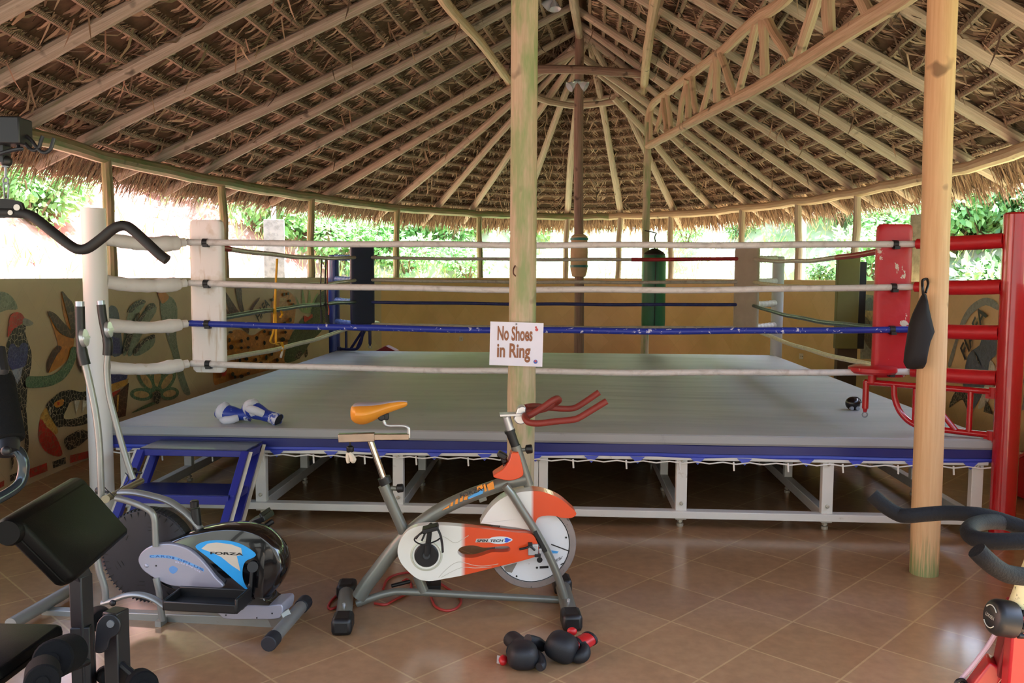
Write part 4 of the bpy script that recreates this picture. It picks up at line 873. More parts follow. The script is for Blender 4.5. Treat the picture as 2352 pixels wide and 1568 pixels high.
# green punching bag on the slim post
P0 = aty(1508, 585, 6.72); P1 = aty(1503, 752, 6.72); BG = thing('punching_bag', 'green punching bag hanging behind the ring by the slim post', 'punching bag', (P0.x-.03, 6.72, P1.z)); hz = P0.z-P1.z
GRN = M('green_vinyl', '#15623f', .4, var=.15); mb = MB(); mb.lathe([(.14, 0), (.165, .02), (.17, .1), (.168, hz*.9), (.16, hz-.03), (.15, hz)], n=28); mb.build('body', GRN, BG)
mb = MB(); mb.lathe([(.152, hz-.01), (.155, hz+.01), (.12, hz+.045), (.04, hz+.09), (.001, hz+.095)], n=20); mb.build('top_cap', BLK, BG)
mb = MB(); a_ = [(.0, -.172, z) for z in (0.01, hz*.5, hz)]; mb.tube(a_, .022, 8, sq=(1, .25), hint=(1, 0, 0)); mb.build('seam_strip', BLK, BG, 'dark strip down the bag')
mb = MB(); mb.tube(spl([(0, 0, hz+.09), (.01, 0, hz+.16), (0, 0, hz+.25), (.015, 0, hz+.30)], 4), .009, 8); mb.tube(spl([(.05, 0, hz+.05), (.02, 0, hz+.16), (0, 0, hz+.26)], 4), .006, 6); mb.tube(spl([(.015, 0, hz+.29), (.02, .1, hz+.32), (-.12, .24, hz+.36)], 4), .009, 8); mb.build('strap', BLK, BG)
# olive board and dark board leaning by the right wall
Yb = 5.15; P = [aty(*q_, Yb) for q_ in ((1916,800),(1966,806),(1968,590),(1915,598))]
t = thing('padded_board', 'olive green upright padded board standing behind the red corner', 'board', (P[0].x, Yb, 0)); w_ = P[1].x-P[0].x
OLV = M('olive_vinyl', '#6d6a36', .7, var=.1); mb = MB(); mb.box((w_/2, 0, (P[0].z+P[2].z)/2), (w_, .10, P[2].z-P[0].z)); mb.build('front_pad', OLV, t, bevel=.008)
mb = MB(); mb.box((w_+.045, .05, (P[0].z+P[2].z)/2-.03), (.09, .14, P[2].z-P[0].z-.06)); mb.build('side', M('black_board', '#0d0d0d', .6), t, bevel=.004)
mb = MB(); mb.box((w_/2+.03, .06, P[0].z/2), (w_*.9, .12, P[0].z+.04)); mb.build('stand', M('dark_wood', '#4a3d2a', .7), t, bevel=.004)
# power points, red object at the far edge
def outlet(x, y, lb):
    P = ovhit(x, y, -.008); n = (V((0, 2.8, 0))-P); n.z = 0; n.normalize(); t = thing('power_outlet', lb, 'power outlet', P, math.atan2(n.y, n.x)+PI/2)
    mb = MB(); mb.box((0, 0, 0), (.085, .016, .085)); mb.build('plate', M('outlet_white', '#d8d2bc', .4), t, bevel=.003)
    mb = MB()
    for k in (-1, 1): mb.lathe([(.006, 0), (.006, .004)], (k*.012, -.008, 0), Rx(90), 8)
    mb.build('socket', BLK, t)
outlet(1058, 778, 'small pale power outlet on the back wall, left of the sign'); outlet(1842, 818, 'small pale power outlet on the right wall below the ropes')
P = aty(889, 802, 6.6); mb = MB(); b0 = P.z-.02; zt_ = aty(889, 795, 6.6).z; mb.loft([[(P.x-.24, 6.6+s, 0), (P.x+.24, 6.6+s, 0), (P.x+.16, 6.6+s, b0), (P.x+.01, 6.6+s, zt_+.01), (P.x-.01, 6.6+s, zt_+.01), (P.x-.16, 6.6+s, b0)] for s in (-.12, .12)])
tag(mb.build('punch_shield', M('dark_red', '#8c1712', .5), org=(P.x, 6.6, 0), bevel=.01), 'dark red pointed pad standing behind the far edge of the ring', 'pad')
# weight plates behind the red post
for i, (x, y, r, lb) in enumerate(((2346, 1000, .19, 'red weight plate standing behind the red post, nearer the picture edge'), (2333, 1030, .16, 'smaller red weight plate low behind the red post'))):
    P = aty(x, y, 1.0+i*.08); t = thing('weight_plate', lb, 'weight plate', (P.x+.08*(1-i), P.y, r)); R = Rx(90)
    mb = MB(); mb.lathe([(.03, -.02), (r-.03, -.02), (r-.02, -.028), (r, -.024), (r, .024), (r-.02, .028), (r-.03, .02), (.03, .02)], R=R, n=30); mb.build('disc', RED, t)
    mb = MB(); mb.lathe([(.028, -.03), (.045, -.03), (.045, .03), (.028, .03)], R=R, n=20); mb.build('hub', BLK, t)
# white sign on the mossy post
sb = aty(1186, 790, -.845); Wd = aty(1248, 790, -.845).x-aty(1126, 790, -.845).x; Hd = aty(1186, 738, -.845).z-aty(1186, 838, -.845).z
SG = thing('sign', 'laminated white sign reading No Shoes in Ring on the mossy post', 'sign', (sb.x, -.845, sb.z), 0); R = Ry(1.3)
mb = MB(); mb.box((0, 0, 0), (Wd, .004, Hd), R); mb.build('sheet', M('laminate', '#dcdcec', .18, var=.03), SG)
X_ = R@V((1, 0, 0)); Z_ = R@V((0, 0, 1)); SB = M('sign_brown', '#8f5a3a', .5, var=.05)
mb = MB(); text_mb(mb, 'No Shoes', X_*(-Wd*.36)+Z_*(Hd*.09)+V((0, -.0035, 0)), X_, Z_, Hd*.31, 0, Wd*.66, bold=.03); text_mb(mb, 'in Ring', X_*(-Wd*.36)+Z_*(-Hd*.30)+V((0, -.0035, 0)), X_, Z_, Hd*.31, 0, Wd*.63, bold=.03); mb.build('lettering', SB, SG, 'brown bold letters')
mb = MB()
def disc2(c, r, z): mb.plate([c+X_*r*math.cos(u)+Z_*r*math.sin(u)-V((0, .0035+z, 0)) for u in [2*PI*k/16 for k in range(16)]], [c+X_*r*math.cos(u)+Z_*r*math.sin(u)-V((0, .002, 0)) for u in [2*PI*k/16 for k in range(16)]])
disc2(X_*(Wd*.37)+Z_*(-Hd*.39), .012, 0); mb.build('round_emblem', M('emblem_blue', '#3c56b0', .4), SG)
mb = MB(); disc2(X_*(Wd*.37)+Z_*(-Hd*.375), .006, .001); disc2(X_*(Wd*.375)+Z_*(Hd*.345), .009, 0); disc2(X_*(Wd*.36)+Z_*(Hd*.40), .006, 0); mb.build('red_emblem', M('emblem_red', '#c04a48', .4), SG)
mb = MB(); mb.lathe([(.006, 0), (.006, .004), (.002, .006)], (-.0, -.002, Hd*.46), Rx(90), 10); mb.build('nail', STL, SG)
mb = MB(); hk = aty(1183, 622, -.83); mb.tube(spl([hk+V((0, .01, .03)), hk+V((-.008, -.012, .01)), hk+V((-.008, -.012, -.015)), hk+V((.004, -.004, -.03))], 4), .004, 6); tag(mb.build('wire_hook', M('rust', '#4a2414', .7)), 'small rusty hook nailed into the mossy post above the sign', 'hook')
# black bag hung on the right post
def BP_(x, y, off): return aty(x, y, rb.y-.0-off)
yb_ = rb.y-.03
front = [(2121,672),(2112,690),(2099,718),(2090,745),(2084,785),(2079,815),(2077,838),(2082,846),(2098,848),(2119,846),(2123,842),(2128,812),(2134,786),(2145,759),(2139,735),(2131,700),(2127,676)]
fr_ = [aty(x, y, yb_-.085) for x, y in front]; c_ = sum(fr_, V((0, 0, 0)))/len(fr_)
BGK = thing('bag', 'black drawstring bag hanging on a hook on the pale right post', 'bag', fr_[0]); o_ = V(BGK.location)
mb = MB(); rings = []
for k, off, sc_ in ((0, -.055, .55), (1, -.04, .85), (2, -.005, 1.0), (3, .03, .92), (4, .05, .6)): rings.append([(c_+(p-c_)*sc_+V((0, off, 0)))-o_ for p in fr_])
mb.loft(rings); mb.build('body', M('black_cloth', '#131214', .8, var=.3), BGK, smooth=60)
mb = MB(); e = fr_[0]-o_; hk = aty(2128, 640, yb_-.05)-o_; mb.tube(spl([e+V((0, 0, -.01)), e+V((-.01, -.01, .03)), hk+V((-.02, 0, -.01)), hk], 4), .008, 8); mb.tube(spl([e+V((.012, 0, 0)), hk+V((.01, 0, -.03)), hk+V((.02, .04, .0))], 4), .007, 8); mb.build('strap', BLK, BGK)
# ------------------------------------------------------------------ orange spin bike
BK = Plane(-.375, -1.495, 7.0)
BIKE = thing('exercise_bike', 'orange and white indoor cycling bike with grey frame and yellow saddle', 'exercise bike', BK.o, BK.rz)
c7 = lambda x, y, off=0: BK(740+x/3.459, 860+y/3.459, off)
c8 = lambda x, y, off=0: BK(740+x/3.213, 1080+y/3.213, off)
GYF = M('bike_grey', '#6f7068', .35, .3, var=.08, coat=.3); ORG = M('bike_orange', '#d5481a', .3, var=.05, coat=.4); BKP = M('black_plastic', '#0d0d0f', .45, var=.15); SLB = M('silver_bracket', '#b9bcc0', .3, .7); BRZ = M('chrome_worn', '#8d7f73', .25, .9, var=.25, sc=20)
def bp_(name, mb, mat_, parent=BIKE, **kw): return mb.build(name, mat_, parent, **kw)
def px_plate(f, pts, o0, o1, n=4, smooth=True):
    """solid panel from an outline, from offset o0 (near) to o1 (far)"""
    q = spl2(pts, n) if smooth else pts
    return [f(x, y, o0) for x, y in q], [f(x, y, o1) for x, y in q]
def panel(name, f, pts, o0, o1, mat_, parent, n=4, bevel=.006, label=None, smooth=True, shrink=True):
    fr, bk_ = px_plate(f, pts, o0, o1, n, smooth); 
    for k in range(len(bk_)): bk_[k].x = fr[k].x; bk_[k].z = fr[k].z
    return MB().plate(fr, bk_).build(name, mat_, parent, label, bevel=bevel)
# stabilisers on the floor with end caps
for nm, n_, f_ in (('rear_stabiliser', (787, 1437), (797, 1352)), ('front_stabiliser', (1313, 1428), (1290, 1340))):
    a_ = BK.loc(atz(*n_, .035)); b_ = BK.loc(atz(*f_, .035)); a_.z = b_.z = .043
    mb = MB(); mb.tube([a_.lerp(b_, .08), a_.lerp(b_, .92)], .04, 16, sq=(1, .85)); st = bp_(nm, mb, GYF)
    d = (b_-a_).normalized()
    for e, s in ((a_, 1), (b_, -1)):
        mb = MB(); mb.box(e+d*s*.02+V((0, 0, -.001)), (.098, .13, .084)); bp_('end_cap', mb, BKP, st, bevel=.02)
    mb = MB(); c = a_.lerp(b_, .3)+V((0, 0, .033)); mb.lathe([(.008, 0), (.008, .012), (.004, .016)], c, n=10); bp_('bolt', mb, SLB, st)
# frame
pts = [c8(270,935), c8(330,840), c8(400,750), c8(520,595), c8(640,465), c8(760,365), c8(900,275), c8(1080,190), c8(1250,128), c8(1380,85), c8(1500,60)]
mb = MB(); q = spl(pts, 4); mb.tube(q, [.038-.004*i/len(q) for i in range(len(q))], 18); bp_('main_tube', mb, GYF)
mb = MB(); mb.tube(spl([c8(255,985), c8(370,940), c8(490,905), c8(620,895), c8(1100,920), c8(1745,955)], 5), .0185, 14); bp_('bottom_rail', mb, GYF)
mb = MB(); mb.tube([c8(705,780), c8(750,890)], .026, 14); bp_('short_strut', mb, GYF)
mb = MB(); mb.tube([c8(605,455), c8(452,108)], .029, 16); stb = bp_('seat_tube', mb, GYF)
mb = MB(); mb.tube([c7(507,865), c7(490,815)], .033, 16); bp_('collar', mb, BKP, stb)
mb = MB(); mb.tube([c7(492,830), c7(382,525)], .0165, 14); bp_('seat_post', mb, M('chrome_bright', '#d9d2c8', .12, 1, var=.05))
mb = MB(); mb.bar(c7(130,502), c7(418,494), .038, .043); mb.bar(c7(405,494), c7(692,492), .028, .031); bp_('seat_slider', mb, BRZ, bevel=.003)
mb = MB(); mb.tube(spl([c7(690,500), c7(690,455), c7(683,425), c7(655,408), c7(600,405), c7(530,405), c7(500,392), c7(490,365), c7(488,325)], 4), .0095, 12); bp_('saddle_post', mb, SLB)
mb = MB(); mb.box(c7(490,330), (.05, .045, .035)); mb.cyl(c7(470,340,-.03), c7(470,340,.03), .018, 12); bp_('saddle_clamp', mb, BLK, bevel=.005)
# saddle: lofted from a wide rounded tail to a narrow nose
secs = [(225,300,.02,.03), (240,300,.06,.05), (275,300,.092,.062), (330,303,.10,.068), (400,292,.09,.056), (470,272,.062,.042), (540,252,.036,.032), (600,240,.026,.026), (650,232,.022,.02), (680,230,.012,.010)]
SY = M('saddle_yellow', '#d99030', .4, var=.06); SGY = M('saddle_grey', '#9a94a0', .5)
mb = MB(); rings = []
for x, y, wd_, hh in secs:
    c = c7(x, y); ring = []
    for k in range(16):
        a = 2*PI*k/16; yy = math.cos(a)*wd_; zz = math.sin(a)*hh
        if zz > 0: zz *= .75
        else: yy *= .72+.28*(1+math.sin(a)); zz *= .95
        ring.append(c+V((0, yy, zz)))
    rings.append(ring)
mb.loft(rings); sa = bp_('saddle', mb, SY, sub=1)
mb = MB(); L_, R_, T_ = [], [], []
rr_ = []
for x, y, wd_, hh in secs[1:]:
    c = c7(x, y); w = wd_*.62; rr_.append([c+V((0, -w, hh*.60+.004)), c+V((0, -w*.4, hh*.72+.005)), c+V((0, w*.4, hh*.72+.005)), c+V((0, w, hh*.60+.004)), c+V((0, w*.5, hh*.3)), c+V((0, -w*.5, hh*.3))])
mb.loft(rr_); bp_('saddle_top', mb, SGY, sa, label='grey strip on top of the saddle', sub=1)
def knob(name, f, x, y, off, axis, r, L, parent=BIKE):
    c = f(x, y, off); R = frame(axis); mb = MB(); prof = [(r*.55, 0), (r, L*.15), (r, L*.85), (r*.85, L), (.001, L)]; mb.lathe(prof, c, R, 10); mb.cyl(c, c-R@V((0, 0, L*.8)), r*.3, 8); return bp_(name, mb, BKP, parent, bevel=.002)
kn = knob('slider_knob', c7, 222, 565, 0, (0, 0, -1), .019, .032)
mb = MB(); mb.tube(spl([c7(205,620,.01), c7(200,660,.012), c7(208,700,.01)], 4), .009, 7); mb.tube(spl([c7(215,622,.01), c7(240,660,.014), c7(250,700,.012)], 4), [.012, .012, .013, .014, .016, .017, .018, .014, .008], 7); bp_('rag', mb, M('rag_white', '#cfc4b4', .9), kn, label='scrap of white cloth tied to the knob')
knob('seat_knob', c7, 590, 905, 0, (1, -.1, .12), .022, .036); knob('handlebar_knob', c7, 1615, 595, 0, (1, -.1, .15), .023, .036)
mb = MB(); mb.cyl(c7(545,900), c7(595,905), .012, 10); mb.cyl(c7(1570,600), c7(1620,595), .010, 10); bp_('knob_boss', mb, GYF)
# head tube, post and handlebar
mb = MB(); mb.tube([c7(1536,565), c7(1640,880)], .0265, 18); ht = bp_('head_tube', mb, GYF)
mb = MB(); mb.tube([c7(1490,445), c7(1536,570)], [.0245, .0225], 16); mb.tube([c7(1488,440), c7(1494,458)], .028, 16); bp_('collar', mb, BKP, ht)
mb = MB(); mb.tube([c7(1463,330), c7(1497,440)], .021, 16); mb.box((c7(1410,302)+c7(1610,325))/2, ((c7(1610,315)-c7(1410,315)).length, .07, .013), Ry(-2)); br_ = bp_('handlebar_post', mb, SLB, bevel=.002)
panel('handlebar_clamp', c7, [(1545,300),(1560,262),(1590,248),(1618,262),(1620,300),(1608,385),(1560,395),(1525,360)], .028, -.028, SLB, br_)
HBR = M('handlebar_rust', '#7a2a22', .55, var=.15, bump=.3, bsc=200); HR = .0165
for s in (1, -1):
    o_ = .12*s
    if s > 0: arm = [c7(1612,325,.035), c7(1612,345,.08), c7(1640,378,.125), c7(1720,387,.14), c7(1850,372,.15), c7(1990,358,.155), c7(2045,340,.155), c7(2120,295,.155), c7(2260,210,.155)]
    else: arm = [c7(1610,262,-.035), c7(1640,255,-.08), c7(1710,252,-.125), c7(1800,262,-.14), c7(1900,270,-.15), c7(1975,270,-.155), c7(2020,258,-.155), c7(2080,222,-.155), c7(2200,140,-.155)]
    mb = MB(); q = spl(arm, 5); mb.tube(q, HR, 14); bp_('handlebar_arm', mb, HBR)
mb = MB(); mb.tube(spl([c7(1612,340,.05), c7(1660,318,.055), c7(1760,255,.055), c7(1830,205,.05), c7(1868,190,.02), c7(1880,205,-.02), c7(1850,228,-.05), c7(1780,268,-.055), c7(1680,290,-.055), c7(1612,285,-.05)], 5), HR, 14); bp_('handlebar_loop', mb, HBR)
panel('head_cover', c7, [(1358,806),(1440,748),(1485,690),(1508,625),(1540,620),(1565,632),(1598,770),(1580,815),(1500,842),(1420,832)], .05, -.05, ORG, BIKE, bevel=.02)
mb = MB(); mb.cyl(c7(1452,700), c7(1455,735), .012, 10); mb.box(c7(1430,640), (.05, .05, .03), Ry(30)); mb.box(c7(1440,665), (.03, .03, .05), Ry(-20)); bp_('tension_knob', mb, BKP, bevel=.006)
mb = MB(); mb.box((c7(1240,985)+c7(1310,985))/2, (.04, .04, .022), Ry(-20)); bp_('cable_block', mb, GYF, bevel=.003)
# fork legs
for o_ in (.075, -.075):
    mb = MB(); mb.tube(spl([c8(1350,112,o_), c8(1400,175,o_), c8(1470,285,o_), c8(1570,440,o_), c8(1660,600,o_), c8(1735,770,o_), c8(1800,965,o_*.9)], 4), .0245, 14, sq=(1.15, .85)); bp_('fork_leg', mb, GYF)
# flywheel
fc = c8(1545,540); fr_ = (c8(1872,540)-fc).length; R = Rx(90)
WHB = M('wheel_white', '#d3d4d6', .4, var=.05, c2='#8f8578', thr=(.7, .8)); RIM = M('wheel_rim', '#8b807c', .45, .4, var=.25, sc=18, c2='#3a3230', thr=(.66, .72))
mb = MB(); mb.ringlathe([(fr_*.86, -.022), (fr_*.985, -.022), (fr_, -.016), (fr_, .016), (fr_*.985, .022), (fr_*.86, .022)], fc, R, 60); fwl = bp_('flywheel', mb, RIM)
mb = MB(); mb.lathe([(.001, -.017), (fr_*.87, -.017), (fr_*.87, .017), (.001, .017)], fc, R, 48); bp_('wheel_disc', mb, WHB, fwl, label='white wheel disc')
fo = .0185
DK = M('decal_black', '#17171a', .4); DBL = M('decal_blue', '#4a9ad4', .35)
mb = MB(); mb.bar(c8(1690,545,fo), c8(1830,598,fo), .006, .001, (0, 1, 0)); mb.bar(c8(1760,695,fo), c8(1790,680,fo), .005, .001, (0, 1, 0)); mb.bar(c8(1605,715,fo), c8(1670,712,fo), .012, .001, (0, 1, 0))
for x, y, r in ((1605,660,.015), (1585,717,.006), (1800,495,.005), (1465,395,.005), (1435,780,.005)): mb.lathe([(r, 0), (r, .001)], c8(x, y, fo), Rx(90), 14)
mb.tube([fc+V((math.cos(u)*fr_*.845, -fo, math.sin(u)*fr_*.845)) for u in [2*PI*k/60 for k in range(60)]], .002, 4, closed=True)
bp_('wheel_decal', mb, DK, fwl, label='black lines and bolts on the wheel')
o_ = c8(1772,640,fo+.001); X = (c8(1700,655,fo)-o_); mb = MB(); text_mb(mb, 'FORZA', c8(1775,632,fo+.001), c8(1695,668,fo)-c8(1775,632,fo), c8(1762,655,fo)-c8(1775,632,fo), .022, .0003, .075, bold=.01); bp_('wheel_lettering', mb, DK, fwl)
panel('wheel_stripe', c8, [(1690,590),(1745,598),(1735,612),(1700,612)], fo+.001, fo-.002, DBL, fwl, smooth=False, bevel=0)
panel('wheel_patch', c8, [(1340,710),(1440,680),(1400,755),(1355,745)], fo+.001, fo-.002, M('worn_patch', '#7d756d', .6), fwl, smooth=False, bevel=0)
# fender
x_ = c8(1545,300).x
FND = split2('fender_paint', '#dcdbd6', '#d5481a', x_-.008, x_+.008)
mb = MB(); top = [(1172,388),(1205,330),(1260,262),(1340,200),(1440,165),(1550,152),(1640,162),(1750,205),(1830,268),(1876,318)]
low = [(1180,392),(1300,405),(1420,420),(1540,437),(1570,400),(1590,352),(1640,335),(1710,335),(1770,350),(1840,350)]
fr = [c8(x, y, .05) for x, y in spl2(top+low[::-1], 4)]
mb.plate(fr, [V((p.x, .05, p.z)) for p in fr]); bp_('fender', mb, FND, bevel=.014)
# belt guard with a keyhole opening
out = spl2([(556,600),(575,520),(630,448),(710,412),(800,405),(900,405),(1040,415),(1200,432),(1400,455),(1540,470),(1580,515),(1602,590),(1595,625),(1500,660),(1300,710),(1050,772),(900,800),(790,817),(700,797),(620,730),(575,670)], 4)
hole = spl2([(1000,598),(1020,570),(1070,555),(1130,555),(1180,568),(1240,568),(1310,560),(1370,560),(1388,578),(1375,598),(1320,604),(1250,605),(1180,628),(1110,645),(1040,640),(1008,620)], 4)[::-1]
x_ = c8(1040,600).x; GRD = split2('guard_paint', '#dddcd2', '#d5481a', x_-.012, x_+.012)
def holed(f, out, hole, o0, o1):
    h0 = min(range(len(hole)), key=lambda k: hole[k][0]); i0 = min(range(len(out)), key=lambda k: (out[k][0]-hole[h0][0])**2+(out[k][1]-hole[h0][1])**2)
    loop = out[i0:]+out[:i0+1]+hole[h0:]+hole[:h0+1]; mb = MB(); F0 = [f(x, y, o0) for x, y in loop]; B0 = [V((p.x, -o1, p.z)) for p in F0]; n = len(loop)
    bm = bmesh.new(); 
    def ring(pts, zz):
        vs = [bm.verts.new(p) for p in pts]; return vs
    return F0, B0, n, len(out)
def holed_panel(name, f, out, hole, o0, o1, mat_, parent):
    """triangle-filled face with an opening, extruded"""
    bm = bmesh.new(); loops = []
    for L in (out, hole):
        vs = [bm.verts.new(f(x, y, o0)) for x, y in L]; loops.append(vs)
        for k in range(len(vs)): bm.edges.new((vs[k], vs[(k+1) % len(vs)]))
    bmesh.ops.triangle_fill(bm, use_beauty=True, edges=bm.edges[:])
    ex = bmesh.ops.extrude_face_region(bm, geom=bm.faces[:])
    for v in ex['geom']:
        if isinstance(v, bmesh.types.BMVert): v.co.y = -o1
    bmesh.ops.recalc_face_normals(bm, faces=bm.faces)
    me = bpy.data.meshes.new(name); bm.to_mesh(me); bm.free(); me.materials.append(mat_)
    me.polygons.foreach_set('use_smooth', [True]*len(me.polygons)); me.set_sharp_from_angle(angle=.7)
    ob = bpy.data.objects.new(name, me); COL.objects.link(ob); ob.parent = parent
    bv = ob.modifiers.new('bevel', 'BEVEL'); bv.width = .007; bv.segments = 2; bv.limit_method = 'ANGLE'; bv.angle_limit = .9
    return ob
GO = .105
gd_ = holed_panel('belt_guard', c8, out, hole, GO, GO-.055, GRD, BIKE)
LN = M('guard_line', '#b9b6a8', .4); 
mb = MB(); 
for pl in ([(870,475),(920,500),(980,535),(1040,505),(1080,480)], [(860,790),(900,745),(960,695),(1020,675),(1120,700),(1200,705),(1300,690)], [(880,790),(960,745),(1040,715),(1130,720),(1250,712)]): mb.tube(spl([c8(x, y, GO+.0005) for x, y in pl], 5), .0014, 5)
bp_('guard_groove', mb, LN, gd_)
cc = c8(770,625,GO)
mb = MB(); rr = (c8(890,625,GO)-cc).length; mb.lathe([(rr*.84, -.002), (rr*.9, .004), (rr, .001), (rr, -.004)], cc, R, 40); bp_('crank_ring', mb, M('ring_pale', '#c9ccb9', .3, .2), gd_)
mb = MB(); rr = (c8(860,625,GO)-cc).length; mb.lathe([(.001, .008), (rr*.9, .008), (rr, .002), (rr, -.003)], cc, R, 36); bp_('crank_disc', mb, BLK, gd_)
panel('guard_badge', c8, [(1225,515),(1250,495),(1310,487),(1370,493),(1405,512),(1370,532),(1310,542),(1250,535)], GO+.0012, GO-.002, M('badge_white', '#cfd6da', .35), gd_, bevel=0)
panel('guard_badge', c8, [(1130,530),(1138,505),(1240,502),(1240,532)], GO+.001, GO-.002, M('badge_pale', '#b9b5b0', .35), gd_, smooth=False, bevel=0)
mb = MB(); text_mb(mb, 'SPIN', c8(1140,528,GO+.0016), (1, 0, 0), (0, 0, 1), .0125, .0002, (c8(1222,528)-c8(1140,528)).length, shear=.2, bold=.03); text_mb(mb, 'TECH', c8(1240,528,GO+.0022), (1, 0, 0), (0, 0, 1), .0125, .0002, (c8(1335,528)-c8(1240,528)).length, shear=.2, bold=.03); bp_('guard_lettering', mb, DK, gd_)
panel('guard_mark', c8, [(1345,505),(1362,497),(1378,505),(1395,512),(1378,522),(1362,532),(1345,525),(1352,515)], GO+.002, GO, M('badge_blue', '#2f56c0', .35), gd_, bevel=0)
# cranks and pedals
mb = MB(); mb.tube([c8(770,630,GO+.022), c8(800,400,GO+.03)], [.016, .011], 10, sq=(1, .7)); mb.cyl(c8(770,628,GO), c8(770,628,GO+.03), .018, 14); bp_('crank_arm', mb, BLK)
mb = MB(); P = c8(803,400,GO+.03); mb.cyl(P, P+V((0, -.09, 0)), .012, 10); mb.box(P+V((0, -.06, 0)), (.08, .075, .022), Ry(-15)); pe = bp_('pedal', mb, BLK, bevel=.005)
mb = MB(); mb.tube(spl([c8(770,430,GO+.06), c8(720,470,GO+.1), c8(680,510,GO+.1), c8(715,540,GO+.1), c8(770,545,GO+.07), c8(840,520,GO+.06), c8(870,500,GO+.05)], 5), .006, 8, sq=(1, .6)); mb.tube(spl([c8(840,410,GO+.05), c8(870,470,GO+.06), c8(885,540,GO+.06), c8(890,605,GO+.06)], 5), .009, 8, sq=(1, .5)); mb.tube(spl([c8(690,505,GO+.11), c8(720,470,GO+.11), c8(760,455,GO+.1), c8(735,520,GO+.1)], 5), .005, 7); bp_('toe_strap', mb, BLK, pe)
mb = MB(); a_ = c8(640,815,-.09); mb.tube([c8(770,630,-.09), c8(790,830,-.1)], [.016, .011], 10); mb.cyl(c8(510,852,-.1), c8(650,818,-.12), .010, 10); mb.box(c8(820,845,-.13), (.08, .09, .022)); mb.tube(spl([c8(800,830,-.16), c8(845,830,-.17), c8(840,870,-.16), c8(800,865,-.15)], 4), .006, 7); bp_('far_pedal', mb, BLK, bevel=.003)
# brake unit by the fork
mb = MB(); mb.box(c8(1555,580,.10), (.052, .03, .058)); mb.box(c8(1600,590,.09), (.03, .03, .03)); br2 = bp_('brake_block', mb, SLB, bevel=.004)
mb = MB(); mb.tube(spl([c8(1455,582,.12), c8(1510,570,.125), c8(1535,560,.12), c8(1570,590,.12)], 4), .006, 8); mb.box(c8(1535,545,.11), (.022, .025, .02)); mb.bar(c8(1570,450,.105), c8(1650,600,.105), .02, .012, (0, 1, 0)); mb.box(c8(1590,625,.11), (.03, .02, .015)); bp_('brake_lever', mb, BKP, br2, bevel=.002)
# striped decal and lettering on the main tube
def ontube(x, y): return c8(x, y, .0405)
YO = M('decal_orange', '#e08a2a', .35); 
mb = MB()
for quad in ([(1215,108),(1262,80),(1272,135),(1228,150)], [(1190,108),(1203,100),(1215,150),(1200,158)], [(1140,125),(1180,105),(1188,130),(1150,150)], [(1085,200),(1130,180),(1125,195),(1090,212)], [(1055,185),(1075,180),(1070,215),(1045,218)], [(1020,200),(1040,190),(1036,228),(1015,232)], [(985,218),(1003,208),(1000,245),(980,250)], [(950,240),(968,232),(962,262),(945,265)], [(885,295),(940,255),(935,275)]):
    fr = [ontube(x, y) for x, y in quad]; mb.plate(fr, [p+V((0, .01, 0)) for p in fr])
bp_('frame_stripes', mb, YO, recalc=False)
mb = MB(); fr = [ontube(x, y)-V((0, .0005, 0)) for x, y in ((1075,200),(1190,135),(1185,170),(1080,212))]; mb.plate(fr, [p+V((0, .01, 0)) for p in fr]); bp_('frame_badge', mb, DBL)
a_ = ontube(1022,203)-V((0, .0015, 0)); b_ = ontube(1185,148)-V((0, .0015, 0)); X = b_-a_; X.normalize(); Y_ = V((-X.z, 0, X.x)); mb = MB(); text_mb(mb, 'FORZA', a_, X, Y_, .021, .0004, (b_-a_).length, bold=.015); bp_('frame_lettering', mb, DK)
# red cord lying on the floor behind the bike
RC = M('red_cord2', '#a02a22', .5); g0 = lambda x, y: atz(x, y, .008)
t = thing('cord', 'thin red cord lying in loops on the floor under the orange bike', 'cord', g0(880, 1380)); o_ = V(t.location)
mb = MB()
for pl in ([(812,1357),(790,1358),(765,1375),(754,1392),(762,1398),(785,1386),(800,1372)], [(860,1385),(885,1388),(905,1378),(935,1362),(945,1345),(935,1330),(925,1335)], [(880,1352),(890,1330),(915,1318),(960,1312)], [(990,1370),(1000,1392),(1025,1402),(1050,1395),(1058,1375),(1030,1352),(1000,1335),(985,1345)]):
    mb.tube([p-o_ for p in spl([g0(x, y) for x, y in pl], 5)], .007, 8)
mb.build('cord_loop', RC, t)
# ------------------------------------------------------------------ black and silver elliptical trainer
EP = Plane(-1.6, -1.76, -3.0)
ELL = thing('elliptical_trainer', 'black and silver elliptical cross trainer in front of the blue steps', 'elliptical trainer', EP.o, EP.rz)
c6 = lambda x, y, off=0: EP(200+x/3.564, 1080+y/3.564, off)
SIL = M('silver_plastic', '#a3a3b2', .3, .35, var=.05); SGR = M('silver_tube', '#8f918f', .38, .5, var=.12, c2='#7a6d55', thr=(.68, .8)); GLB = M('gloss_black', '#0c0c0e', .14, var=.1, coat=.6); CHR = M('charcoal_rubber', '#1c1e25', .6, var=.15)
def ep(name, mb, mat_, parent=ELL, **kw): return mb.build(name, mat_, parent, **kw)
mb = MB(); mb.bar(c6(300,1195), c6(1570,1240), .06, .05, (0, 1, 0)); mb.bar(c6(-350,1165), c6(320,1195), .05, .05, (0, 1, 0)); ep('base_rail', mb, SGR, bevel=.004)
a_, b_ = EP.loc(atz(622, 1475, .045)), EP.loc(atz(698, 1388, .045)); a_.z = b_.z = .05
mb = MB(); mb.tube([a_, b_], .031, 16); st = ep('front_stabiliser', mb, SGR); d = (b_-a_).normalized()
for e, s in ((a_, 1), (b_, -1)): mb = MB(); mb.tube([e-d*s*.03, e+d*s*.045], .0365, 16); ep('end_cap', mb, CHR, st, bevel=.004)
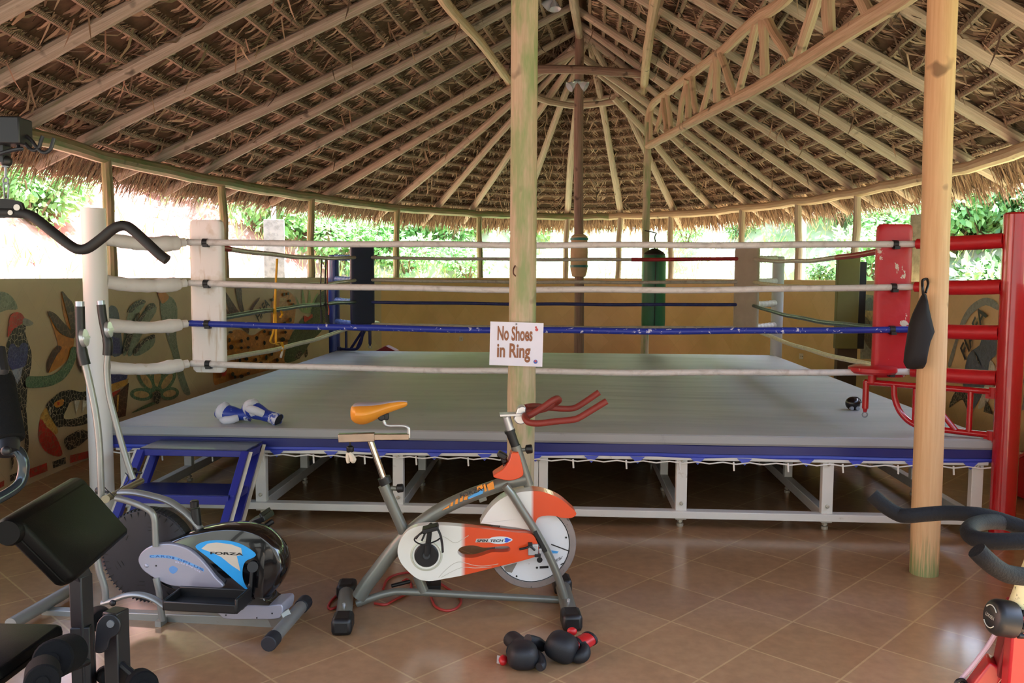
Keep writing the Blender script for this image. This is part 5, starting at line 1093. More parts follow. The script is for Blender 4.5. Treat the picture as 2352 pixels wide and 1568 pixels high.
mb = MB(); e_ = c6(1570,1235); mb.bar(e_-V((.03, 0, 0)), V((a_.x*.45+b_.x*.55, (a_.y+b_.y)/2, .07)), .07, .05, (0, 1, 0)); mb.box(c6(1640,1160,.03), (.03, .02, .02)); ep('stabiliser_bracket', mb, SGR, st, bevel=.003)
x_ = c6(-330,1160).x; mb = MB(); mb.tube([(x_, -.26, .05), (x_, .26, .05)], .031, 14); ep('rear_stabiliser', mb, SGR)
# body shell
BO = .075
body = [(500,700),(600,605),(700,550),(850,490),(980,455),(1110,432),(1230,424),(1350,434),(1460,468),(1540,525),(1600,595),(1640,680),(1652,760),(1635,840),(1595,920),(1540,985),(1515,1020),(1545,1065),(1592,1105),(1480,1118),(1330,1112),(1280,1060),(1245,985),(1110,960),(900,960),(720,940),(560,850)]
q = [c6(x, y, 0) for x, y in spl2(body, 4)]; cen = V((sum(p.x for p in q)/len(q), 0, sum(p.z for p in q)/len(q)+.01))
mb = MB(); mb.loft([[V((cen.x+(p.x-cen.x)*k, o_, cen.z+(p.z-cen.z)*k)) for p in q] for o_, k in ((-BO, .90), (-BO+.004, .935), (-BO+.018, .972), (-.04, .995), (0, 1), (.04, .98), (.07, .90))]); bd = ep('body_shell', mb, GLB, smooth=50)
panel('silver_cover', c6, [(418,745),(430,690),(480,640),(550,612),(640,600),(730,608),(820,640),(900,700),(970,775),(1040,865),(1110,958),(900,958),(720,950),(620,920),(520,865),(450,810)], BO+.02, BO-.02, SIL, ELL, bevel=.009)
panel('base_cover', c6, [(1045,1140),(1180,1118),(1330,1105),(1480,1108),(1592,1100),(1592,1185),(1545,1217),(1350,1220),(1140,1218),(1085,1185)], BO+.004, -BO, SIL, ELL, n=3, bevel=.006)
dc = panel('blue_decal', c6, [(890,632),(920,597),(1000,575),(1120,572),(1230,592),(1320,635),(1378,682),(1365,710),(1300,742),(1275,795),(1272,870),(1290,930),(1318,985),(1230,918),(1100,805),(980,705)], BO+.002, BO-.01, M('decal_cyan', '#2f9be0', .3), bd, bevel=0)
panel('decal_panel', c6, [(935,640),(985,600),(1060,590),(1180,605),(1260,635),(1270,690),(1225,700),(1255,825),(1180,775),(1100,710),(1040,680)], BO+.003, BO, M('decal_cream', '#c2bcae', .4), bd, bevel=0, smooth=False)
mb = MB(); a_, b_ = c6(1008,685,BO+.0045), c6(1278,695,BO+.0045); text_mb(mb, 'FORZA', a_, b_-a_, c6(1012,640,BO)-c6(1008,685,BO), .0125*.95, .0003, (b_-a_).length, bold=.03); ep('decal_lettering', mb, DK, bd)
mb = MB(); r0 = BO+.021
a_, b_ = c6(512,708,r0), c6(955,815,r0); n_ = 10
txt = 'CARDIOPLUS'
pth = spl([c6(x, y, r0) for x, y in ((512,712),(620,712),(720,728),(830,768),(955,826))], 8); ln = [0]
for k in range(1, len(pth)): ln.append(ln[-1]+(pth[k]-pth[k-1]).length)
def along(s):
    for k in range(1, len(pth)):
        if s <= ln[k]: t_ = (s-ln[k-1])/(ln[k]-ln[k-1]); return pth[k-1].lerp(pth[k], t_), (pth[k]-pth[k-1]).normalized()
    return pth[-1], (pth[-1]-pth[-2]).normalized()
for i, ch in enumerate(txt):
    P, T = along(ln[-1]*(i+.05)/n_); text_mb(mb, ch, P, T, V((-T.z, 0, T.x)), .0115*.9, .0006, ln[-1]/n_*.82*(.45 if ch == 'I' else 1), bold=.02)
ep('cover_lettering', mb, M('letter_blue', '#2f5f9e', .4), ELL)
mb = MB(); Q = [p+V((0, .0006, -.002)) for p in pth]; U = [p+V((0, .0006, .0125)) for p in pth]; mb.plate(Q+U[::-1], [p+V((0, .003, 0)) for p in Q+U[::-1]]); ep('cover_band', mb, M('band_blue', '#6ea4d8', .4), ELL)
mb = MB(); pth = spl([c6(x, y, r0) for x, y in ((722,752),(800,772),(870,805),(935,842))], 8); ln = [0]
for k in range(1, len(pth)): ln.append(ln[-1]+(pth[k]-pth[k-1]).length)
for i, ch in enumerate('ELLIPTICAL'):
    P, T = along(ln[-1]*(i+.05)/10); text_mb(mb, ch, P, T, V((-T.z, 0, T.x)), .0065, .0006, ln[-1]/10*.8*(.4 if ch == 'I' else 1), bold=.02)
ep('cover_lettering', mb, M('letter_pale', '#c9cbe6', .4), ELL)
panel('cover_emblem', c6, [(672,800),(700,782),(735,798),(740,815),(722,838),(700,845),(678,830)], r0, r0-.003, M('emblem_blue2', '#5f8fc8', .4), ELL, bevel=0)
mb = MB()
for x, y, r, o_ in ((565,780,.004,r0), (1137,1184,.004,BO+.005), (1390,1206,.004,BO+.005), (1515,1170,.004,BO+.005)): mb.lathe([(r, 0), (r, .001)], c6(x, y, o_), Rx(90), 10)
ep('screw_hole', mb, DK)
mb = MB(); mb.ell(c6(487,780,BO+.02), (.012, .006, .010)); ep('cover_cap', mb, SIL)
# fan wheel
wc = c6(520,680,0); wr = .232; mb = MB(); R90 = Rx(90)
mb.lathe([(.001, -.035), (wr*.5, -.038), (wr*.86, -.042), (wr*.97, -.036), (wr, -.028), (wr, .028), (wr*.97, .036), (wr*.86, .042), (.001, .035)], wc, R90, 64)
for k in range(72):
    a = 2*PI*k/72; mb.box(wc+V((math.cos(a)*wr, -.012, math.sin(a)*wr)), (.006, .05, .006), Ry(-math.degrees(a)))
mb.mat(1)
for k in range(36):
    a = 2*PI*k/36; mb.box(wc+V((math.cos(a)*wr*.9, -.0405, math.sin(a)*wr*.9)), (.024, .003, .004), Ry(-math.degrees(a)))
for k in range(6):
    for j, (rr, w) in enumerate(((.74, .05), (.65, .038), (.57, .026))):
        a = 2*PI*(k+.3)/6; mb.box(wc+V((math.cos(a)*wr*rr, -.0395, math.sin(a)*wr*rr)), (w, .003, .004), Ry(-math.degrees(a)+75))
fwn = ep('fan_wheel', mb, [CHR, BLK])
# tubes
mb = MB(); mb.tube(spl([c6(235,225,.10), c6(330,250,.10), c6(440,290,.10), c6(520,335,.10), c6(550,390,.10), c6(557,470,.10), c6(563,620,.10)], 5), .0155, 14); ep('upright_tube', mb, SGR)
mb = MB(); mb.tube(spl([c6(563,880,.10), c6(590,1000,.10), c6(600,1120,.10), c6(620,1225,.09)], 5), .0155, 14); mb.box(c6(605,1240,.06), (.03, .06, .03)); ep('lower_tube', mb, SGR)
mb = MB(); mb.tube(spl([c6(265,180,0), c6(360,178,0), c6(470,195,0), c6(640,240,0), c6(740,295,0), c6(840,375,0), c6(940,490,0)], 5), .019, 12, sq=(1.3, .8)); ep('top_arm', mb, SGR)
mb = MB(); mb.tube([EP.loc(atd(238, 1148, 4.25)), EP.loc(atd(325, 1104, 4.65))], .017, 14); mb.cyl(c6(140,240,.22), c6(150,236,.26), .019, 12); ep('cross_axle', mb, M('axle_worn', '#8b8069', .4, .7, var=.2))
mb = MB(); mb.cyl(c6(905,480), c6(885,310), .022, 12); mb.lathe([(.02, 0), (.021, .03), (.016, .034)], c6(880,300), n=12); ep('tension_knob', mb, BKP)
# handle poles
hn = [EP.loc(P) for P in (aty(183,694,-1.98), aty(184,740,-1.98), aty(186,785,-1.98), aty(190,815,-1.98), aty(196,838,-1.98), aty(206,880,-1.98), aty(220,950,-1.98), aty(228,1020,-1.98), aty(231,1090,-1.98), aty(232,1150,-1.97), aty(222,1240,-1.96), aty(226,1300,-1.96), aty(240,1348,-1.95), aty(243,1385,-1.94))]
hf = [EP.loc(P) for P in (aty(231,692,-1.52), aty(236,730,-1.52), aty(243,765,-1.52), aty(248,790,-1.52), aty(247,815,-1.52), aty(245,850,-1.52), aty(250,905,-1.52), aty(265,965,-1.52), aty(283,1030,-1.52), aty(297,1075,-1.52), aty(306,1100,-1.52))]
for pts, nm, k in ((hn, 'handle_pole', 4), (hf, 'handle_pole', 4)):
    mb = MB(); mb.tube(spl(pts, 4), .0155, 12); hp = ep(nm, mb, SGR)
    mb = MB(); q = spl(pts[:k+1], 5); mb.tube(q[1:], [.0215 if i < 12 else .024 for i in range(len(q)-1)], 14); ep('grip', mb, BKP, hp)
    mb = MB(); d = (pts[0]-pts[1]).normalized(); mb.cyl(pts[0]-d*.022, pts[0]+d*.004, .0195, 12); ep('grip_cap', mb, M('cap_silver', '#aab2c0', .3, .6), hp)
    mb = MB(); c = pts[2]+V((.022, -.002, .02)); R_ = frame((.93, .22, .1)); mb.lathe([(.001, .007), (.040, .005), (.042, 0), (.042, -.012)], c, R_, 24); mb.box(c+R_@V((0, 0, .004)), (.075, .012, .012), R_); pp = ep('pulse_plate', mb, SLB, hp)
for P, lb in ((aty(228,1126,-1.90), 0), (aty(307,1082,-1.50), 0)):
    mb = MB(); c = EP.loc(P); mb.ell(c, (.02, .02, .02)); mb.cyl(c, c+V((.045, 0, -.008)), .006, 8); ep('clamp_knob', mb, BLK)
mb = MB(); mb.tube(spl([EP.loc(aty(x, y, -1.8)) for x, y in ((228,1090),(233,1098),(240,1118),(255,1133),(262,1140))], 4), .0022, 6); mb.tube(spl([EP.loc(aty(x, y, -1.75)) for x, y in ((262,1135),(275,1122),(290,1110),(296,1098),(288,1085))], 4), .0022, 6); ep('sensor_wire', mb, BLK)
# pedal arm, foot plate, crank
mb = MB(); mb.tube(spl([c6(128,1085,.20), c6(210,1062,.2), c6(330,1020,.2), c6(450,1018,.2), c6(560,1058,.2), c6(660,1122,.2), c6(800,1132,.2), c6(1250,1130,.2)], 4), .0165, 12, sq=(1.2, .8)); ar = ep('pedal_arm', mb, SGR)
mb = MB(); mb.ell(c6(210,1085,.225), (.016, .012, .015)); ep('arm_bolt', mb, BLK, ar)
FO = .30
ft = [c6(640,1010,FO-.16), c6(715,955,FO-.16), c6(1235,968,FO-.16), c6(1262,1000,FO-.16)]
mb = MB(); L0 = [c6(632,1060,FO), c6(650,1120,FO), c6(1150,1130,FO), c6(1250,1060,FO)]
inner = [V((p.x, p.y, p.z-.0)) for p in L0]
z_ = c6(700,1110,FO).z; x0_, x1_ = c6(632,1100,FO).x, c6(1225,1100,FO).x
mb.box(((x0_+x1_)/2, -.23, z_-.012), (x1_-x0_, .15, .016))
for yy, hh in ((-.305, .045), (-.155, .06)): mb.box(((x0_+x1_)/2, yy, z_+hh/2-.02), (x1_-x0_, .012, hh))
mb.box((x0_, -.23, z_+.005), (.012, .16, .05)); mb.box((x1_, -.23, z_+.015), (.014, .16, .07)); ep('foot_plate', mb, BKP, bevel=.006)
mb = MB(); mb.tube([c6(1352,790,BO+.012), c6(1330,1045,BO+.03)], .0085, 10); mb.cyl(c6(1355,790,BO), c6(1355,790,BO+.02), .026, 16); mb.cyl(c6(1330,1060,BO+.02), c6(1268,1110,.2), .014, 12); ep('crank', mb, BLK)
mb = MB(); mb.box(c6(1337,935,BO+.022), (.012, .012, .011)); ep('crank_label', mb, M('label_white', '#ddd8d0', .5))
mb = MB(); mb.cyl(c6(1268,1112,.2), c6(1262,1116,.235), .015, 12); ep('crank_cap', mb, BLK)
mb = MB(); mb.box(c6(1420,395,-.17), (.10, .12, .03), Ry(-24)); mb.box(c6(1465,360,-.17), (.012, .12, .045), Ry(-24)); mb.cyl(c6(1460,455,-.13), c6(1525,412,-.15), .013, 12); mb.ell(c6(1465,462,-.13), (.016, .014, .016)); ep('far_foot_plate', mb, BKP, bevel=.004)

# ------------------------------------------------------------------ black multi gym at the left edge
GMO = V((-1.75, -3.1, 0)); GYM = thing('multi_gym', 'black home gym with curl pad, seat and roller pads at the left edge', 'multi gym', GMO)
GMB = M('gym_black', '#131419', .45, .1, var=.1); GVN = M('gym_vinyl', '#060606', .5, var=.15, spec=.15, coat=0, bump=.15, bsc=300); FOAM = M('gym_foam', '#060608', .85, spec=.2, var=.15, bump=.5, bsc=250)
def gy(name, mb, mat_, parent=GYM, **kw): mb.v = [tuple(V(v)-GMO) for v in mb.v]; return mb.build(name, mat_, parent, **kw)
Aa = atz(40, 1196, 1.0); Bb = atz(196, 1100, 1.0); Ee = atz(176, 1334, .775); Dd = Ee+Bb-Aa
ux = (Bb-Aa); uy = (Ee-Aa); nrm_ = ux.cross(uy).normalized(); nrm_ = nrm_ if nrm_.z > 0 else -nrm_
def rslab(o_, ux, uy, n_, T, r, k=5):
    """pad with rounded corners and soft edges"""
    lx, ly = ux.length, uy.length; ax, ay = ux.normalized(), uy.normalized(); rings = []
    for t_, ins in ((-T, .012), (-T*.85, .003), (-T*.55, 0), (-T*.5, .004), (-T*.45, 0), (-T*.15, .003), (0, .014)):
        ring = []
        for cx, cy, a0 in ((lx-r, ly-r, 0), (r, ly-r, 90), (r, r, 180), (lx-r, r, 270)):
            for j in range(k+1): a = math.radians(a0+90*j/k); ring.append(o_+ax*(cx+(r-ins)*math.cos(a))+ay*(cy+(r-ins)*math.sin(a))+n_*t_)
        rings.append(ring)
    return rings
mb = MB(); mb.loft(rslab(Aa, ux, uy, nrm_, .062, .028)); cp = gy('curl_pad', mb, GVN, smooth=50)
mb = MB(); c0 = Aa-uy.normalized()*-.02-nrm_*.045; d = ux.normalized(); mb.tube([c0-d*.004, c0+d*.01, c0+ux-d*.01, c0+ux], [.036, .043, .043, .036], 22); gy('pad_roll', mb, GVN, cp)
def sqpost(p, q, w, name, parent=GYM, mat_=GMB):
    mb = MB(); mb.bar(p, q, w, w, (.25, 1, 0)); return gy(name, mb, mat_, parent, bevel=.004)
pt = atd(186, 1345, 2.86); pb_ = atd(198, 1568, 2.80); sqpost(V((pt.x, pt.y, 0)), V((pt.x, pt.y, pt.z+.04)), .052, 'curl_post')
mb = MB(); mb.bar(V((pt.x, pt.y, pt.z+.03)), Ee*.5+Bb*.5-nrm_*.07, .05, .05); gy('pad_support', mb, GMB, bevel=.003)
mb = MB(); ps_ = atd(192, 1445, 2.84); mb.box((pt.x, pt.y, ps_.z-.16), (.062, .062, .33), Rz(14)); gy('post_sleeve', mb, GMB, bevel=.004)
lt = atd(266, 1400, 2.74); sqpost(V((lt.x, lt.y, .03)), V((lt.x, lt.y, lt.z)), .056, 'leg_lift_post'); 
fr = [atd(x, y, 2.69) for x, y in spl2([(218,1470),(222,1432),(240,1412),(262,1413),(276,1432),(270,1456),(252,1468),(246,1490),(232,1500),(216,1496)], 3)]
mb = MB(); mb.plate(fr, [p+fw*.012 for p in fr]); lk = gy('pivot_plate', mb, GMB, bevel=.003); mb = MB(); c = atd(253, 1433, 2.685); mb.cyl(c, c+fw*.01, .012, 12); gy('pivot_bolt', mb, STL, lk)
# seat
s0, s1, s2 = atz(-60, 1452, .56), atz(150, 1428, .56), atz(-60, 1575, .56); sx1 = s1-s0; sy1 = s2-s0
sa_ = atz(152, 1430, .56); sb_ = atz(6, 1536, .56); sc_ = atz(-10, 1450, .56); vy = sb_-sa_; vx = (sc_-sa_); vx = vx-vy.normalized()*vx.dot(vy.normalized()); vx = vx.normalized()*.36
mb = MB(); nz = V((0, 0, 1)); o_ = sa_ - vy.normalized()*.0; mb.loft(rslab(o_, vx, vy.normalized()*.36, nz, .055, .03)); gy('seat_pad', mb, GVN, smooth=50)
mb = MB(); cc_ = o_+vx*.5+vy.normalized()*.18; mb.bar(V((cc_.x, cc_.y, 0)), V((cc_.x, cc_.y, .51)), .06, .06); mb.box((cc_.x, cc_.y, .495), (.2, .2, .02)); mb.bar((cc_.x, cc_.y, .30), (pt.x, pt.y, .30), .05, .05); mb.bar((cc_.x-.45, cc_.y, .04), (lt.x+.05, lt.y, .04), .06, .06); mb.bar((lt.x, lt.y-.25, .03), (lt.x, lt.y+.2, .03), .05, .05); gy('seat_frame', mb, GMB, bevel=.003)
# rollers
def roller(a, b, r, name, mt=FOAM):
    mb = MB(); d = (b-a).normalized(); mb.tube([a, a+d*.006, b-d*.006, b], [r*.9, r, r, r*.9], 24); mb.cyl(a-d*.006, b+d*.006, r*.35, 12); return gy(name, mb, mt)
roller(atd(97, 1566, 2.30), atd(98, 1540, 2.44), .046, 'leg_roller'); roller(atd(158, 1498, 2.66), atd(120, 1515, 2.5), .058, 'leg_roller'); roller(atd(236, 1425, 2.95), atd(226, 1416, 3.08), .04, 'leg_roller')
roller(atd(330, 1575, 2.62), atd(320, 1566, 2.75), .044, 'foot_roller'); roller(atd(252, 1555, 2.86), atd(240, 1548, 2.95), .03, 'foot_roller')
mb = MB(); mb.tube([atd(250, 1500, 2.76), atd(330, 1568, 2.70)], .012, 8); mb.tube([atd(100, 1560, 2.36), atd(200, 1520, 2.8)], .012, 8); gy('roller_bar', mb, GMB)
# swinging arm with cushion and bent tube
a_, b_ = atd(22, 1030, 2.55), atd(-8, 862, 2.6); roller(atd(20, 1012, 2.5), atd(-6, 868, 2.56), .045, 'arm_cushion')
mb = MB(); c = atd(14, 1035, 2.44); mb.tube([atd(16, 1010, 2.5), atd(16, 1040, 2.48)], .034, 16); mb.ell(c, (.014, .014, .014)); gy('cushion_cap', mb, GMB)
mb = MB(); mb.tube(spl([atd(20, 1034, 2.5), atd(42, 1036, 2.5), atd(54, 1062, 2.5), atd(52, 1092, 2.5), atd(38, 1118, 2.48), atd(-10, 1148, 2.42), atd(-120, 1200, 2.3)], 6), .0155, 14); gy('arm_tube', mb, M('gym_gloss', '#2a3238', .18, .4))
mb = MB(); mb.tube([atd(-4, 800, 2.56), atd(4, 850, 2.54), atd(-4, 880, 2.55)], .02, 10); gy('arm_upright', mb, GMB)
# mast (just outside the picture) and top boom with hooks
mz = atd(20, 305, 2.45); mx = V((-2.05, -3.45, 0))
sqpost(mx, V((mx.x, mx.y, mz.z+.02)), .07, 'mast'); 
e = atd(60, 303, 2.42); 
mb = MB(); mb.bar(V((mx.x, mx.y, mz.z)), V((e.x, e.y, e.z)), .075, .075, (0, 0, 1)); bo = gy('top_boom', mb, GMB, bevel=.004)
mb = MB(); mb.bar(atd(8, 330, 2.44), atd(8, 372, 2.45), .02, .035); mb.tube(spl([atd(38, 322, 2.42), atd(44, 342, 2.42), atd(50, 341, 2.40), atd(28, 345, 2.40), atd(2, 352, 2.4), atd(-8, 356, 2.42)], 4), .0055, 8); gy('cable_bracket', mb, GMB, bo)
for pl in ([(45,314),(58,330),(70,342),(80,345),(89,339),(94,324),(98,312)], [(60,312),(72,322),(84,338),(95,348),(106,350),(116,342),(121,328),(124,317)]):
    mb = MB(); mb.tube(spl([atd(x, y, 2.42) for x, y in pl], 4), .0052, 10); gy('hook', mb, GMB, bo)
mb = MB(); mb.ell(atd(14, 370, 2.45), (.017, .017, .017)); gy('ball_stop', mb, BLK, bo); 
LB = thing('lat_bar', 'black bent pull-down bar hanging from a snap hook at upper left', 'pull-down bar', atd(14, 395, 2.45)); lbo = V(LB.location)
def lb_(name, mb, mat_, **kw): mb.v = [tuple(V(v)-lbo) for v in mb.v]; return mb.build(name, mat_, LB, **kw)
mb = MB(); mb.cyl(atd(13, 383, 2.45), atd(13, 408, 2.45), .004, 10); mb.cyl(atd(13, 382, 2.45), atd(13, 384, 2.45), .011, 12); mb.tube([atd(x, y, 2.45) for x, y in ((13,405),(18,410),(19,418),(16,422),(10,422),(7,418),(8,410))], .0028, 8, closed=True); mb.tube([atd(x, y, 2.45) for x, y in ((10,419),(17,419),(20,426),(18,456),(15,461),(11,456),(8,426))], .0026, 8, closed=True); lb_('snap_hook', mb, STL)
bar = [(-330,600),(-260,512),(-200,488),(-60,487),(20,488),(52,490),(72,496),(95,512),(130,540),(165,566),(185,573),(205,568),(235,546),(258,527),(275,519),(290,519),(305,528),(335,555),(365,583),(384,597)]
mb = MB(); q = spl([atd(x, y, 2.42) for x, y in bar], 5); mb.tube(q, .0145, 14); lb_('bent_bar', mb, M('bar_rubber', '#0e0b0c', .6, var=.15))
fr = [atd(x, y, 2.41) for x, y in spl2([(-40,480),(-30,462),(0,456),(25,458),(45,463),(51,472),(52,492),(20,498),(-40,498)], 3)]
mb = MB(); mb.plate(fr, [p+fw*.012 for p in fr]); lb_('hanger_plate', mb, M('bar_rubber2', '#0e0b0c', .6)); 
mb = MB(); c = atd(38, 476, 2.405); mb.lathe([(.009, 0), (.009, .002)], c, frame(fw), 14); mb.lathe([(.007, 0), (.007, .002)], atd(23, 488, 2.402), frame(fw), 14); lb_('hanger_hole', mb, M('hole_light', '#c9c6c0', .4))

# ------------------------------------------------------------------ red bike at the right edge
RBK = thing('exercise_bike', 'red exercise bike with black foam handlebars at the right edge', 'exercise bike', V((1.12, -4.25, 0))); rbo = V(RBK.location)
def rk(name, mb, mat_, parent=RBK, **kw): mb.v = [tuple(V(v)-rbo) for v in mb.v]; return mb.build(name, mat_, parent, **kw)
GRP = M('grip_foam', '#08080a', .8, spec=.25, var=.2, bump=.4, bsc=260, c2='#232223', thr=(.66, .8)); hr_ = .0128
mb = MB(); mb.tube(spl([atd(2003, 1136, 1.50), atd(2031, 1161, 1.49), atd(2062, 1180, 1.48), atd(2087, 1184, 1.47), atd(2165, 1178, 1.46), atd(2227, 1180, 1.44), atd(2274, 1187, 1.43), atd(2352, 1212, 1.41), atd(2440, 1245, 1.38)], 6), hr_, 16); rk('handlebar_arm', mb, GRP)
mb = MB(); mb.tube(spl([atd(2410, 1248, 1.47), atd(2352, 1218, 1.45), atd(2314, 1201, 1.43), atd(2274, 1198, 1.41), atd(2243, 1203, 1.39), atd(2227, 1214, 1.36), atd(2227, 1227, 1.33), atd(2245, 1238, 1.30), atd(2289, 1243, 1.28), atd(2352, 1242, 1.27), atd(2410, 1240, 1.27)], 6), hr_, 16); rk('handlebar_loop', mb, GRP)
mb = MB(); mb.tube(spl([atd(2243, 1263, 1.16), atd(2262, 1282, 1.16), atd(2295, 1308, 1.17), atd(2330, 1321, 1.18), atd(2400, 1322, 1.2), atd(2470, 1290, 1.22)], 6), hr_, 16); rk('handlebar_arm', mb, GRP)
J = atd(2405, 1238, 1.33); K = atd(2345, 1400, 1.34)
mb = MB(); mb.tube([atd(2400, 1255, 1.33), K+V((0, 0, .0))], .02, 14); rk('handlebar_post', mb, M('scale_tape', '#c2b888', .4, var=.2, c2='#4a4436', thr=(.62, .64), sc=40), label='pale post printed with a height scale')
bt = V((K.x-.16, K.y+.12, .06)); 
RB2 = M('red_frame', '#a50e19', .35, var=.06, coat=.3); RB3 = M('red_frame_dull', '#6e0c10', .45, var=.1)
Ka, Kb = atd(2352, 1395, 1.36), atd(2225, 1650, 1.62)
mb = MB(); mb.tube([Ka, Kb.lerp(Ka, .0)], .028, 4, sq=(1, 1)); mb = MB(); mb.bar(Ka, V((Kb.x, Kb.y, .55)), .045, .045, (.3, 1, 0)); rk('front_strut', mb, RB3, bevel=.003)
mb = MB(); mb.bar(atd(2362, 1400, 1.33), atd(2345, 1600, 1.36), .05, .05, (.3, 1, 0)); mb.bar(atd(2290, 1520, 1.42), atd(2230, 1600, 1.44), .03, .04, (.3, 1, 0)); rk('main_strut', mb, RB2, bevel=.004)
mb = MB(); mb.bar(atd(2345, 1600, 1.36), V((1.35, -4.45, .05)), .05, .05); mb.bar((1.0, -4.5, .04), (1.5, -4.5, .04), .06, .06); mb.bar((1.25, -4.5, .05), (1.15, -3.9, .05), .05, .05); mb.bar((.9, -3.95, .04), (1.4, -3.95, .04), .06, .06); mb.bar(V((Kb.x, Kb.y, .56)), (1.15, -4.0, .05), .045, .045); rk('base_frame', mb, RB2, bevel=.004)
kc = atd(2298, 1418, 1.335); kx_ = (atd(2338, 1424, 1.335)-kc).normalized(); R_ = frame(kx_)
mb = MB(); mb.lathe([(.001, -.004), (.022, -.003), (.026, 0), (.0285, .006), (.0285, .03), (.027, .032), (.024, .033), (.024, .055), (.001, .056)], kc-kx_*.012, R_, 28)
for k in range(8): a = 2*PI*k/8; mb.box(kc+kx_*.032+R_@V((math.cos(a)*.024, math.sin(a)*.024, 0)), (.010, .010, .024), R_@Rz(math.degrees(a)))
kb2 = rk('adjust_knob', mb, BKP, bevel=.002)
mb = MB(); rr = [kc-kx_*.0165+R_@V((math.cos(a)*.0175, math.sin(a)*.0175, 0)) for a in [2*PI*k/28 for k in range(28)]]; mb.tube(rr[3:12], .0009, 5); mb.tube(rr[17:26], .0009, 5)
Xk = R_@V((-1, 0, 0)); Yk = R_@V((0, 1, 0)); text_mb(mb, 'LOOSEN', kc-kx_*.0168+R_@V((.0115, -.0028, 0)), Xk, Yk, .0055, .0002, .023); rk('knob_marking', mb, M('knob_print', '#b5b5a8', .5), kb2)
mb = MB(); mb.cyl(kc+kx_*.042, kc+kx_*.07, .014, 14); rk('knob_stem', mb, RB2)
mb = MB(); c_ = [atd(x, y, d) for x, y, d in ((2296,1440,1.36),(2286,1456,1.37),(2270,1482,1.39),(2250,1508,1.41),(2228,1536,1.43),(2205,1562,1.45))]; mb.tube(spl(c_, 5), .0038, 8); cb = rk('brake_cable', mb, M('cable_pale', '#b7a3b5', .35, .2)); 
mb = MB(); cn = atd(2207, 1572, 1.44); mb.tube([cn+rt*.009*math.cos(a)+upv*.009*math.sin(a) for a in [2*PI*k/14 for k in range(14)]], .003, 7, closed=True); mb.bar(cn, atd(2240, 1600, 1.44), .012, .012); rk('cable_eye', mb, BLK, cb)
# ------------------------------------------------------------------ blue steps up to the ring
STP = thing('steps', 'blue two tread steps leaning up to the ring behind the elliptical trainer', 'steps', (-2.27, -.45, 0)); so_ = V(STP.location)
def sp_(name, mb, mat_, parent=STP, **kw): mb.v = [tuple(V(v)-so_) for v in mb.v]; return mb.build(name, mat_, parent, **kw)
SBL = M('step_blue', '#262b86', .4, var=.12); SDK = M('step_tread', '#2a2f52', .18, var=.15, coat=.3); SWH = M('step_white', '#cfc8b4', .5, var=.1)
xl, xr, yt0, yt1, zt = -2.63, -1.925, -.33, -.03, .555
mb = MB(); mb.box(((xl+xr)/2, (yt0+yt1)/2, zt), (xr-xl+.02, yt1-yt0, .012)); sp_('tread', mb, SDK, label='dark glossy top tread')
mb = MB(); mb.box(((xl+xr)/2, yt0-.002, zt-.022), (xr-xl, .02, .04)); mb.box(((xl+xr)/2, yt1, zt-.022), (xr-xl, .02, .04)); sp_('tread_edge', mb, SBL, bevel=.003)
mb = MB(); mb.box(((xl+xr)/2, -.44, .315), (xr-xl-.02, .30, .012)); sp_('tread', mb, M('step_tread_blue', '#20265a', .3))
mb = MB(); mb.box(((xl+xr)/2, -.592, .29), (xr-xl-.02, .02, .055)); sp_('tread_edge', mb, SBL, bevel=.003)
for x, s in ((xl, -1), (xr, 1)):
    for y0_, y1_ in ((-.325, -.85), (-.075, -.60)):
        mb = MB(); a_, b_ = V((x, y0_, zt-.01)), V((x, y1_, .0)); mb.bar(a_, b_, .045, .05, (1, 0, 0)); mb.v = [(v[0], v[1], max(.0, min(zt, v[2]))) for v in mb.v]; lg = sp_('side_leg', mb, SBL, bevel=.003)
        mb = MB(); d = V((s*.0255, 0, 0)); mb.bar(a_+d, b_+d, .004, .046, (1, 0, 0)); mb.v = [(v[0], v[1], max(.002, min(zt, v[2]))) for v in mb.v]; sp_('leg_face', mb, SWH, lg, label='off white outer face')
    mb = MB(); mb.bar((x, yt0+.02, zt-.03), (x, yt1-.02, zt-.03), .05, .045); mb.bar((x, -.58, .30), (x, -.34, .30), .04, .04); sp_('side_rail', mb, SBL, bevel=.003)

